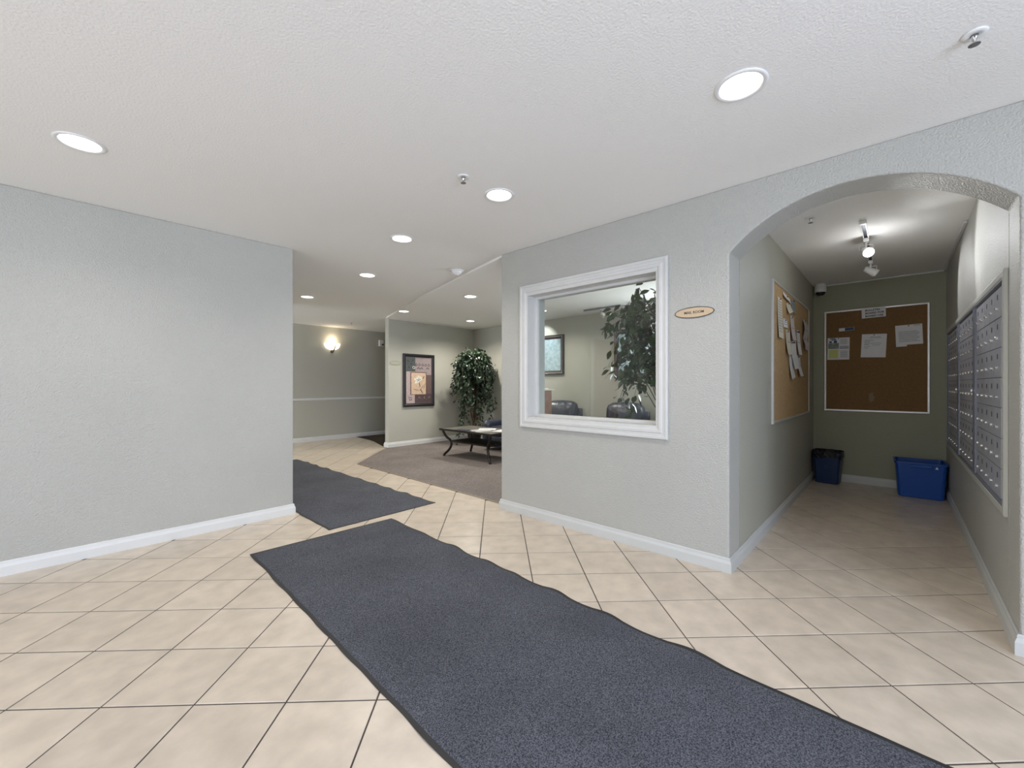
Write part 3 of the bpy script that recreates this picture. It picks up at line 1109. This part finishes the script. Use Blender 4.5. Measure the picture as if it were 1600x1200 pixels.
FB = face_frame('-X', XM, 0, 0)      # local x = -Y, y = z
FLW = face_frame('-Y', 0, YM1, 0)    # local x = X
s = sheet('white card reading bulletin board for board use atop the brown board', FB, -.196, 2.096, .215, .115, 1.5, name='board_card', z=.021, pin=False, cat='sign')
for k, tx in enumerate(('BULLETIN', 'BOARD FOR', 'BOARD USE')):
    text_mesh('lettering', tx, .030, M['inkdark'], s, (-.075, -.026 - .034 * k, .0016), .0002, 'LEFT', bold=.0008, xs=1.0)
sheet('white letter with many printed lines at right of the brown board', FB, .103, 1.868, .222, .225, 2, z=.0135,
      lines=[(.7, .92, .05, .006)] + [(.12, .88 if k % 3 else .8, .34 + .07 * k, .005) for k in range(8)])
sheet('white page tail under the right hand letter on the brown board', FB, .045, 1.648, .09, .025, 2, name='paper_strip', z=.0128, pin=False)
sheet('slightly tilted white notice near the centre of the brown board', FB, -.188, 1.787, .222, .275, -2.5, z=.0135, m='paper',
      lines=[(.35, .75, .12, .005), (.3, .8, .17, .004), (.12, .5, .27, .005), (.12, .34, .33, .005), (.12, .8, .39, .004), (.12, .32, .45, .005), (.42, .75, .47, .004), (.12, .36, .53, .004), (.12, .3, .6, .004)])
s = sheet('printed flyer with dark photo and yellow note on the brown board', FB, -.520, 1.768, .215, .27, -1, z=.0135, name='paper_flyer',
          lines=[(.58, .9, .08 + .05 * k, .004) for k in range(5)] + [(.6, .92, .62 + .045 * k, .004) for k in range(7)])
B('photo_print', (-.10, .005, -.135, -.065, .0016, .0022), M['greenprint'], s)
B('headline_print', [(-.085, -.03, -.012, -.004, .0016, .0022), (-.07, -.02, -.03, -.018, .0016, .0022), (-.09, -.065, -.062, -.04, .0016, .0022), (-.045, -.015, -.064, -.035, .0016, .0022)], M['blueprint'], s)
B('logo_print', [(.012, .10, -.115, -.105, .0016, .0022), (.012, .10, -.135, -.122, .0016, .0022)], M['ink'], s)
B('yellow_note', (-.092, .0, -.25, -.145, .0016, .0024), M['yellow'], s)
s = sheet('small white and navy card left of centre on the brown board', FB, -.445, 1.885, .145, .038, 3, name='small_card', z=.0135, pin=False)
B('navy_panel', (-.015, .07, -.036, -.002, .0010, .0018), M['blueprint'], s)


# left board: strips and cards, placed by X along the wall
LP = [
    ('long cream printed strip at left of the tan board', 4.34, 1.965, .20, .36, 0, 'papercream', .03, 0, 12),
    ('curled white slip at top of the tan board', 4.66, 2.035, .34, .05, -3, 'paper', .03, 0, 0),
    ('curled cream paper under the top slip of the tan board', 4.74, 1.98, .20, .10, 12, 'papercream', .05, 0, 0),
    ('grey card at top middle of the tan board', 5.01, 2.045, .24, .13, -2, 'papergrey', .02, 0, 3),
    ('small pair of business cards on the tan board', 4.585, 1.805, .20, .08, 3, 'paper', .012, 0, 3),
    ('tall pinkish hanging strip near middle of the tan board', 4.94, 1.875, .21, .245, 2, 'paperpink', .05, .0, 2),
    ('pale beige strip low on the tan board beside the white sheet', 4.71, 1.715, .22, .24, 2, 'papercream', .05, 0, 2),
    ('white sheet with blue edge hanging on the tan board', 5.01, 1.63, .27, .28, 4, 'paper', .07, 0, 0),
    ('lowest white strip hanging on the tan board', 4.86, 1.495, .18, .245, 8, 'paper', .05, 0, 0),
    ('narrow white strip right of the blue edged sheet', 5.29, 1.765, .20, .26, 2, 'paper', .045, 0, 2),
    ('narrow white strip hanging below the others on the right', 5.31, 1.50, .18, .22, 2, 'paper', .07, 0, 2),
    ('wavy pinkish receipt at right of the tan board', 5.70, 1.92, .28, .34, 0, 'paperpink', .02, .03, 3),
]
for (lab, x, z, w_, h_, a, m_, cu, be, nl) in LP:
    s = sheet(lab, FLW, x, z, w_, h_, a, m_, z=.0135, curl=cu * .45, bend=be * .7, name='paper_slip', lines=[(.15, .85, .1 + .8 * k / max(nl, 1), .004) for k in range(nl)], group='papers on the tan board')
    if 'blue edge' in lab:
        B('blue_band', (-.11, .11, -.022, -.012, .0014, .0022), M['blueprint'], s)

# ================================================================== MAILBOXES
YB = YM0 + .001
t = struct(bpy.data.objects.new('trim_5', None)); COL.objects.link(t)
MX0, MX1, MZ0, MZ1 = 3.20, 6.105, .601, 1.700
bm = bmesh.new()
XO0, XO1, ZO0, ZO1 = 3.115, 6.24, .545, 1.757


def xz_frame(bm, x0, x1, z0, z1, prof):
    rings = []
    for (x, z, sx, sz) in ((x0, z0, 1, 1), (x1, z0, -1, 1), (x1, z1, -1, -1), (x0, z1, 1, -1)):
        rings.append([bm.verts.new((x + sx * i, YB + o, z + sz * i)) for i, o in prof])
    n = len(prof)
    for k in range(4):
        a, b = rings[k], rings[(k + 1) % 4]
        for q in range(n):
            bm.faces.new((a[q], a[(q + 1) % n], b[(q + 1) % n], b[q]))
    fixn(bm)


xz_frame(bm, XO0, XO1, ZO0, ZO1, [(0, 0), (0, .012), (.006, .015), (.034, .015), (.038, .012), (.038, 0)])
me_obj('wood_trim', bm, M['mtrim'], t)
bm = bmesh.new()
xz_frame(bm, XO0 + .0385, XO1 - .0385, ZO0 + .0385, ZO1 - .0385, [(0, 0), (0, .013), (.010, .013), (.017, .004), (.017, 0)])
me_obj('steel_flange', bm, M['mframe'], t)
for x0 in (4.116, 5.091):
    B('divider', (x0, x0 + .098, YB, YB + .016, MZ0 + .001, MZ1), M['mframe'], t, bev=.002)
    B('knob', (x0 + .06, x0 + .085, YB + .0165, YB + .03, 1.14, 1.16), M['chrome'], t, bev=.004)

DW, DH = .175, .1555
bm = bmesh.new(); box(bm, -DW / 2 + .002, DW / 2 - .002, 0.0035, .007, -DH / 2 + .002, DH / 2 - .002, .001, 1)
door_me = me_obj('door', bm, M['mbox']); DM = door_me.data; bpy.data.objects.remove(door_me)
bm = bmesh.new(); box(bm, -.010, .010, .0072, .0082, -.014, .014)
x_ = me_obj('n', bm, M['tag']); TM = x_.data; bpy.data.objects.remove(x_)
bm = bmesh.new()
lathe(bm, [(0, .018), (.006, .017), (.0095, .014), (.010, .0072), (0, .0072)], 12)
bmesh.ops.rotate(bm, verts=bm.verts, cent=(0, 0, 0), matrix=Matrix.Rotation(rad(-90), 3, 'X'))
fixn(bm)
x_ = me_obj('l', bm, M['chrome']); LM = x_.data; bpy.data.objects.remove(x_)
for m_, n_ in ((TM, 'number_tag'), (LM, 'lock'), (DM, 'door')): m_.name = n_
banks = ['mailbox bank nearest the arch, five by seven grey doors', 'middle mailbox bank between the two steel dividers', 'farthest mailbox bank beside the mail room back wall']
for bi, bx in enumerate((3.2385, 4.2155, 5.1905)):
    bt = thing('mailbox_bank', banks[bi], 'mailboxes', (bx, YB, MZ0 + .003), group='mailbox banks')
    B('cabinet_face', (.0005, 5 * DW - .0005, 0, .0030, 0, 7 * DH), M['mboxdark'], bt)
    for i in range(5):
        for j in range(7):
            d_ = bpy.data.objects.new('door', DM); COL.objects.link(d_); d_.parent = bt
            d_.location = ((i + .5) * DW, 0, (j + .5) * DH)
            n_ = bpy.data.objects.new('number_tag', TM); COL.objects.link(n_); n_.parent = d_; n_.location = (.012, 0, .034)
            k_ = bpy.data.objects.new('lock', LM); COL.objects.link(k_); k_.parent = d_; k_.location = (.022, 0, -.026)


# ================================================================== BINS
def tub(bm, w0, d0, w1, d1, h, r=.03, th=.004, rim=.012, n=5, lip=.02):
    """hollow tapered rounded-rectangle container"""
    def ring(w_, d_, z, rr):
        out = []
        for (sx, sy, a0) in ((1, 1, 0), (-1, 1, 90), (-1, -1, 180), (1, -1, 270)):
            for k in range(n + 1):
                a = rad(a0 + 90 * k / n)
                out.append(bm.verts.new((sx * (w_ / 2 - rr) + rr * math.cos(a), sy * (d_ / 2 - rr) + rr * math.sin(a), z)))
        return out
    lv = [(w0 - .02, d0 - .02, 0, r), (w0, d0, .008, r), (w1, d1, h - lip, r), (w1 + rim * 2, d1 + rim * 2, h - lip, r + .005), (w1 + rim * 2, d1 + rim * 2, h, r + .005),
          (w1 - th, d1 - th, h, r), (w0 - th * 2, d0 - th * 2, .014, r)]
    rs = [ring(*q) for q in lv]
    m_ = len(rs[0])
    bm.faces.new(rs[0][::-1]); bm.faces.new(rs[-1])
    for a, b in zip(rs, rs[1:]):
        for k in range(m_):
            bm.faces.new((a[k], a[(k + 1) % m_], b[(k + 1) % m_], b[k]))
    fixn(bm)


t = thing('recycling_bin', 'large open blue recycling bin by the mail room right wall', 'bin', (6.235, -.185, 0), rz=rad(2))
bm = bmesh.new(); tub(bm, .31, .345, .35, .385, .375, .03)
me_obj('tub', bm, M['bluebin'], t)
bm = bmesh.new()
for i in range(0, 13):
    u = i / 12
    y = -.10 + .20 * u
box(bm, -.200, -.183, -.085, .085, .325, .354, .006)
me_obj('handle', bm, M['bluebin'], t)
bm = bmesh.new()
prism(bm, [(-.012, -.012), (.012, -.012), (0, .014)], 0, .0015)
bmesh.ops.transform(bm, matrix=Matrix.Translation((-.1895, -.115, .335)) @ face_frame('-X', 0, 0, 0), verts=bm.verts)
fixn(bm); o = me_obj('recycling_mark', bm, M['paper'], t); o['label'] = 'small pale triangle mark near the rim'

t = thing('waste_bin', 'navy waste bin with black liner in the mail room left corner', 'bin', (6.325, .610, 0), rz=rad(-3))
bm = bmesh.new(); tub(bm, .19, .225, .235, .275, .375, .03, rim=.005)
me_obj('tub', bm, M['navybin'], t)
bm = bmesh.new()
n = 40
rr = []
for (k, z, j) in ((.98, .375, 0), (1.02, .392, .3), (1.09, .388, 1), (1.10, .36, 1), (1.08, .335, 1.4), (1.07, .31, 2.4)):
    ring = []
    for i in range(n):
        a = 2 * math.pi * i / n
        ca, sa = math.cos(a), math.sin(a)
        q = (abs(ca) ** 5 + abs(sa) ** 5) ** (-1 / 5)
        nz = noise.noise(Vector((i * .55, j * 3, k * 7)))
        ring.append(bm.verts.new((.1175 * k * q * ca * (1 + .03 * nz * j), .1375 * k * q * sa * (1 + .03 * nz * j), z + .012 * nz * j)))
    rr.append(ring)
for a, b in zip(rr, rr[1:]):
    for k in range(n): bm.faces.new((a[k], a[(k + 1) % n], b[(k + 1) % n], b[k]))
inner = []
for (k, z) in ((.93, .30), (.6, .24), (.2, .22)):
    ring = []
    for i in range(n):
        a = 2 * math.pi * i / n; ca, sa = math.cos(a), math.sin(a); q = (abs(ca) ** 5 + abs(sa) ** 5) ** (-1 / 5)
        ring.append(bm.verts.new((.1175 * k * q * ca, .1375 * k * q * sa, z + .01 * noise.noise(Vector((i * .6, k * 5, 1))))))
    inner.append(ring)
seq = [rr[0]] + inner
for a, b in zip(seq, seq[1:]):
    for k in range(n): bm.faces.new((b[k], b[(k + 1) % n], a[(k + 1) % n], a[k]))
bm.faces.new(inner[-1])
fixn(bm); me_obj('bin_liner', bm, M['liner'], t, True)
bm = bmesh.new(); lathe(bm, [(.016, 0), (.020, 0), (.020, .0012), (.016, .0012)], 20)
bmesh.ops.transform(bm, matrix=Matrix.Translation((-.1115, 0, .20)) @ Matrix.Rotation(rad(-4), 4, 'Y') @ face_frame('-X', 0, 0, 0), verts=bm.verts)
fixn(bm); me_obj('logo_ring', bm, M['blueprint'], t)


# ================================================================== MATS
def floor_mat(label, x0, y0, ang, w_, l_, seed, amp):
    t = thing('entrance_mat', label, 'mat', (x0, y0, 0.0006), rz=rad(ang), group='charcoal entrance mats')
    nx, ny = 40, 200

    def disp(u, v):
        # edge ripple
        x, y = (u - .5) * w_, -v * l_
        ex = math.exp(-min(u, 1 - u) * w_ / .06)
        rp = (1 if u > .5 else .45) * (noise.noise(Vector((v * l_ * 4.0 + seed, (0 if u < .5 else 7), 0))) + .5 * math.sin(v * l_ * 17 + 2 * math.sin(v * l_ * 2.3 + seed)))
        x += (1 if u > .5 else -1) * ex * .011 * rp
        z = max(0, rp) * ex * amp
        return x, y, z
    bm = bmesh.new()
    rows = []
    ins = .018
    for j in range(ny + 1):
        rows.append([])
        for i in range(nx + 1):
            u = ins / w_ + (1 - 2 * ins / w_) * i / nx
            v = ins / l_ + (1 - 2 * ins / l_) * j / ny
            x, y, z = disp(u, v)
            edge = min(i, nx - i, j, ny - j)
            rows[-1].append(bm.verts.new((x, y, z + (.0075 if edge > 0 else .0035))))
    for j in range(ny):
        for i in range(nx):
            bm.faces.new((rows[j][i], rows[j + 1][i], rows[j + 1][i + 1], rows[j][i + 1]))
    fixn(bm)
    for f in bm.faces:
        if f.normal.z < 0: f.normal_flip()
    me_obj('pile', bm, M['mat'], t, True)
    bm = bmesh.new()
    nb = 160
    top, bot = [], []
    for j in range(nb + 1):
        v = j / nb
        a = disp(0, v); b = disp(1, v)
        a2 = disp(.03, v); b2 = disp(.97, v)
        top.append([bm.verts.new((*p[:2], p[2] + .0032)) for p in (a, a2, b2, b)])
        bot.append([bm.verts.new((p[0], p[1], max(0.0, p[2] - .001))) for p in (a, a2, b2, b)])
    for j in range(nb):
        for k in range(3):
            bm.faces.new((top[j][k], top[j + 1][k], top[j + 1][k + 1], top[j][k + 1]))
            bm.faces.new((bot[j][k], bot[j][k + 1], bot[j + 1][k + 1], bot[j + 1][k]))
        bm.faces.new((top[j][0], bot[j][0], bot[j + 1][0], top[j + 1][0]))
        bm.faces.new((top[j][3], top[j + 1][3], bot[j + 1][3], bot[j][3]))
    for j in (0, nb):
        for k in range(3):
            bm.faces.new((top[j][k], top[j][k + 1], bot[j][k + 1], bot[j][k]))
    fixn(bm)
    me_obj('rubber_border', bm, M['rubber'], t)


floor_mat('large charcoal entrance mat nearest the viewer, running out of frame', 1.425, 3.300, 1.6 - 3.2, 1.085, 3.65, 3, .010)
floor_mat('smaller looking charcoal mat beyond, partly behind the left wall end', 1.985, 6.985, 0.3, 1.070, 3.585, 12, .008)

# ================================================================== COFFEE TABLE
t = thing('coffee_table', 'slate topped coffee table with curved dark iron legs', 'table', (4.60, 4.98, .0085))
TW, TL, TH = .68, 1.22, .455
bm = bmesh.new(); box(bm, -TW / 2, TW / 2, -TL / 2, TL / 2, TH - .028, TH - .003, .004)
me_obj('tabletop', bm, M['slate'], t)
bm = bmesh.new()
for a in ((-TW / 2 - .008, -TW / 2 + .018), (TW / 2 - .018, TW / 2 + .008)):
    box(bm, a[0], a[1], -TL / 2 - .008, TL / 2 + .008, TH - .030, TH, .003)
for a in ((-TL / 2 - .008, -TL / 2 + .018), (TL / 2 - .018, TL / 2 + .008)):
    box(bm, -TW / 2 + .018, TW / 2 - .018, a[0], a[1], TH - .030, TH, .003)
me_obj('rim', bm, M['iron'], t)
for sx in (-1, 1):
    for sy in (-1, 1):
        path = crom([(0, .425), (.012, .385), (.055, .315), (.115, .262), (.135, .215), (.125, .15), (.085, .085), (.035, .035), (.012, .0)], 4)
        bm = bmesh.new()
        tube(bm, [(sx * (TW / 2 - .035 - p.x * .55), sy * (TL / 2 - .045 - p.x * .95), p.y + .002) for p in path], .021, 8)
        me_obj('leg', bm, M['iron'], t, True)
sh = B('shelf_frame', [(-.25, -.232, -.46, .46, .235, .255), (.232, .25, -.46, .46, .235, .255), (-.232, .232, -.46, -.442, .235, .255), (-.232, .232, .442, .46, .235, .255)], M['iron'], t)
for k in range(15):
    y = -.41 + .82 * k / 14
    B('slat', (-.231, .231, y - .012, y + .012, .240, .250), M['iron'], t)


def magazine(label, x, y, z, rz, w_, h_, m, open_=False):
    t = thing('magazine', label, 'magazine', (x, y, z), rz=rad(rz), group='magazines on the coffee table')
    bm = bmesh.new()
    if open_:
        rows = []
        for i in range(9):
            u = i / 8
            zz = .004 + .010 * abs(math.sin(u * math.pi * 2)) * (1 if 0 < u < 1 else 0)
            rows.append([bm.verts.new((w_ * (u * 2 - 1), -h_ / 2, zz)), bm.verts.new((w_ * (u * 2 - 1), h_ / 2, zz))])
        for a, b in zip(rows, rows[1:]): bm.faces.new((a[0], b[0], b[1], a[1]))
        bmesh.ops.solidify(bm, geom=bm.faces[:], thickness=.003)
        fixn(bm)
    else:
        box(bm, -w_ / 2, w_ / 2, -h_ / 2, h_ / 2, .0005, .006, .001, 1)
    me_obj('pages', bm, m, t)


ZT = .0085 + TH + .001
M['navycover'] = mat('navy_cover', (.06, .07, .11), .3)
magazine('open white magazine nearest on the coffee table', 4.42, 4.78, ZT, 75, .15, .27, M['paper'], True)
magazine('flat white paper at the back of the coffee table', 4.66, 4.86, ZT, 40, .21, .28, M['paper'])
magazine('dark covered magazine at the near edge of the coffee table', 4.33, 5.08, ZT, 10, .13, .24, M['navycover'])
magazine('white brochure by the hidden end of the coffee table', 4.64, 4.52, ZT, 100, .20, .27, M['paper'])


# ================================================================== ARMCHAIRS
def soft(bm, x0, x1, y0, y1, z0, z1, k=.06, puff=.0, tilt=0):
    b2 = bmesh.new()
    box(b2, x0, x1, y0, y1, z0, z1)
    bmesh.ops.subdivide_edges(b2, edges=b2.edges[:], cuts=5, use_grid_fill=True)
    c = Vector(((x0 + x1) / 2, (y0 + y1) / 2, (z0 + z1) / 2))
    hs = Vector(((x1 - x0) / 2, (y1 - y0) / 2, (z1 - z0) / 2))
    kk = min(k, min(hs) * .95)
    for v in b2.verts:
        p = v.co - c
        q = Vector([max(-(hs[i] - kk), min(hs[i] - kk, p[i])) for i in range(3)])
        d = p - q
        if d.length > 1e-6:
            p = q + d.normalized() * kk
        u = [max(-1, min(1, p[i] / hs[i])) for i in range(3)]
        p.x += puff * (1 - u[1] ** 2) * (1 - u[2] ** 2) * (1 if p.x > 0 else -1) * abs(u[0])
        p.z += puff * (1 - u[0] ** 2) * (1 - u[1] ** 2) * (1 if p.z > 0 else -1) * abs(u[2])
        v.co = c + p
        if tilt:
            v.co.x += (v.co.z - z0) * tilt
    me = bpy.data.meshes.new('x'); b2.to_mesh(me); b2.free()
    bm.from_mesh(me); bpy.data.meshes.remove(me)


def armchair(label, x, y, rz, hb=.88, sc=1):
    """faces local -X"""
    t = thing('leather_armchair', label, 'armchair', (x, y, .0085), rz=rad(rz), group='navy leather armchairs')
    t.scale = (sc, sc, sc)
    bm = bmesh.new(); soft(bm, -.38, .20, -.27, .27, .30, .47, .06, .02); me_obj('seat_cushion', bm, M['leather'], t, True)
    bm = bmesh.new(); soft(bm, -.35, .36, -.33, .33, .06, .31, .03); me_obj('base', bm, M['leather'], t, True)
    bm = bmesh.new(); soft(bm, .12, .33, -.31, .31, .40, hb, .09, .03, tilt=.12); me_obj('backrest', bm, M['leather'], t, True)
    bm = bmesh.new(); soft(bm, .26, .36, -.36, .36, .08, hb - .10, .05, 0, tilt=.10); me_obj('back_shell', bm, M['leather'], t, True)
    for s in (-1, 1):
        bm = bmesh.new(); soft(bm, -.40, .26, s * .33 - .075, s * .33 + .075, .10, .585 if hb > .7 else .50, .07, .01); me_obj('armrest', bm, M['leather'], t, True)
    for sx in (-.3, .3):
        for sy in (-.28, .28):
            bm = bmesh.new(); lathe(bm, [(0, 0), (.018, 0), (.025, .06), (0, .06)], 12, sx, sy); me_obj('leg', bm, M['frameblack'], t)


armchair('low navy leather armchair behind the coffee table by the corner tree', 5.56, 5.22, 3, .76, .9)
armchair('navy leather armchair seen at left through the interior window', 5.72, 4.34, 0)
armchair('navy leather armchair behind the tree in the interior window', 5.72, 3.12, 0)
armchair('last navy leather armchair at the right edge of the interior window', 5.72, 2.29, 0)

# wood pedestal
t = thing('wood_pedestal', 'reddish wood pedestal with papers at the window\'s left edge', 'pedestal', (4.97, 4.09, .0085))
B('body', (-.17, .17, -.17, .17, .05, 1.09), M['wood'], t, bev=.004)
B('plinth', (-.19, .19, -.19, .19, 0, .05), M['wood'], t, bev=.004)
B('top_slab', (-.20, .20, -.20, .20, 1.0905, 1.115), M['papercream'], t, bev=.004)
o = tag(B('paper_stack', (4.85, 5.07, 3.93, 4.21, 1.1245, 1.138), M['paper']), 'white paper stack on the wood pedestal', 'paper')


# ================================================================== TREES
def leaf_mesh(L_, W_2, droop=.25, fold=.15):
    pts = [(0, 0), (.12, .35), (.35, .9), (.55, 1.0), (.78, .65), (1.0, 0)]
    v, f = [], []
    for (u, w_) in pts:
        z = -droop * L_ * u * u
        v.append((u * L_, 0, z)); 
        v.append((u * L_, w_ * W_2, z + fold * w_ * W_2))
        v.append((u * L_, -w_ * W_2, z + fold * w_ * W_2))
    for k in range(len(pts) - 1):
        a, b = 3 * k, 3 * (k + 1)
        f.append((a, b, b + 1, a + 1)); f.append((a, a + 2, b + 2, b))
    return v, f


def tree(name, label, base, scale, stems, leaves, L_, lm, n_single, crown, seed, pot):
    rr = random.Random(seed)
    t = thing(name, label, 'plant', base)
    bm = bmesh.new()
    lathe(bm, [(0, 0), (pot * .72, 0), (pot, pot * 1.5), (pot * 1.06, pot * 1.5), (pot * 1.06, pot * 1.62), (pot * .93, pot * 1.62), (pot * .90, pot * 1.45), (0, pot * 1.44)], 28)
    fixn(bm); me_obj('pot', bm, M['pot'], t, True)
    bm = bmesh.new(); lathe(bm, [(0, pot * 1.46), (pot * .6, pot * 1.50), (pot * .89, pot * 1.46)], 20)
    me_obj('soil', bm, M['soil'], t, True)
    bm = bmesh.new()
    for s in range(3):
        a0 = s * 2.1
        tube(bm, [(.03 * math.cos(a0 + k * .5), .03 * math.sin(a0 + k * .5), pot * 1.4 + k * (crown[0] * 1.0 - pot * 1.4) / 7) for k in range(8)], [.014] * 5 + [.012, .010, .008], 7)
    me_obj('trunk', bm, M['bark'], t, True)
    # branches
    bm = bmesh.new()
    anchors = []
    for b in range(stems):
        a = rr.uniform(0, 2 * math.pi)
        zb = crown[0] + (crown[1] - crown[0]) * rr.uniform(-.25, .75)
        reach = crown[2] * rr.uniform(.55, 1.05)
        top = zb + (crown[1] - zb) * rr.uniform(.3, 1.0)
        P = []
        drop = rr.uniform(.2, 1.0) * crown[3]
        for k in range(9):
            u = k / 8
            r_ = reach * (u ** .8)
            z = zb + (top - zb) * math.sin(min(1, u * 1.5) * math.pi / 2) - drop * max(0, u - .45) ** 1.5 * 2.2
            P.append(Vector((r_ * math.cos(a + u * .4), r_ * math.sin(a + u * .4), z)))
        tube(bm, P, [.006 * (1 - .8 * k / 8) for k in range(9)], 5)
        anchors.append(P)
    me_obj('branches', bm, M['bark'], t, True)
    v0, f0 = leaf_mesh(L_, L_ * .24)
    V, F = [], []
    me = bpy.data.meshes.new('leaf'); me.from_pydata(v0, [], f0); me.materials.append(M[lm])
    for p in me.polygons: p.use_smooth = True
    tot = leaves
    for i in range(tot):
        P = rr.choice(anchors)
        u = rr.uniform(.25, 1) * 8
        k = min(7, int(u)); p = P[k].lerp(P[k + 1], u - k)
        d = (P[k + 1] - P[k]).normalized()
        s = rr.uniform(.7, 1.25)
        dirv = (d * rr.uniform(.1, .8) + Vector((rr.gauss(0, .8), rr.gauss(0, .8), rr.gauss(-.45, .5)))).normalized()
        q = dirv.to_track_quat('X', 'Z').to_matrix() @ Matrix.Rotation(rr.uniform(-1.0, 1.0), 3, 'X')
        off = Vector((rr.gauss(0, .03), rr.gauss(0, .03), rr.gauss(0, .03))) * scale
        if i < n_single:
            o = bpy.data.objects.new('leaf', me); COL.objects.link(o); o.parent = t
            o.matrix_local = Matrix.Translation(p + off) @ q.to_4x4() @ Matrix.Scale(s, 4)
        else:
            b0 = len(V)
            for v in v0: V.append(tuple(p + off + q @ (Vector(v) * s)))
            for f in f0: F.append(tuple(b0 + x for x in f))
    me2 = bpy.data.meshes.new('foliage'); me2.from_pydata(V, [], F); me2.materials.append(M[lm])
    for p in me2.polygons: p.use_smooth = True
    o = bpy.data.objects.new('foliage', me2); COL.objects.link(o); o.parent = t
    o['kind'] = 'stuff'
    return t


tree('ficus_tree', 'leafy artificial tree in the lounge corner beside the flower picture', (5.64, 6.26, .0085), 1, 120, 7500, .070, 'leaf2', 0, (.50, 1.92, .42, .85), 4, .15)
tree('ficus_tree', 'leafy tree close behind the interior window at its right side', (4.30, 1.78, .0085), 1, 90, 2300, .102, 'leaf', 300, (1.0, 2.22, .66, .7), 9, .17)
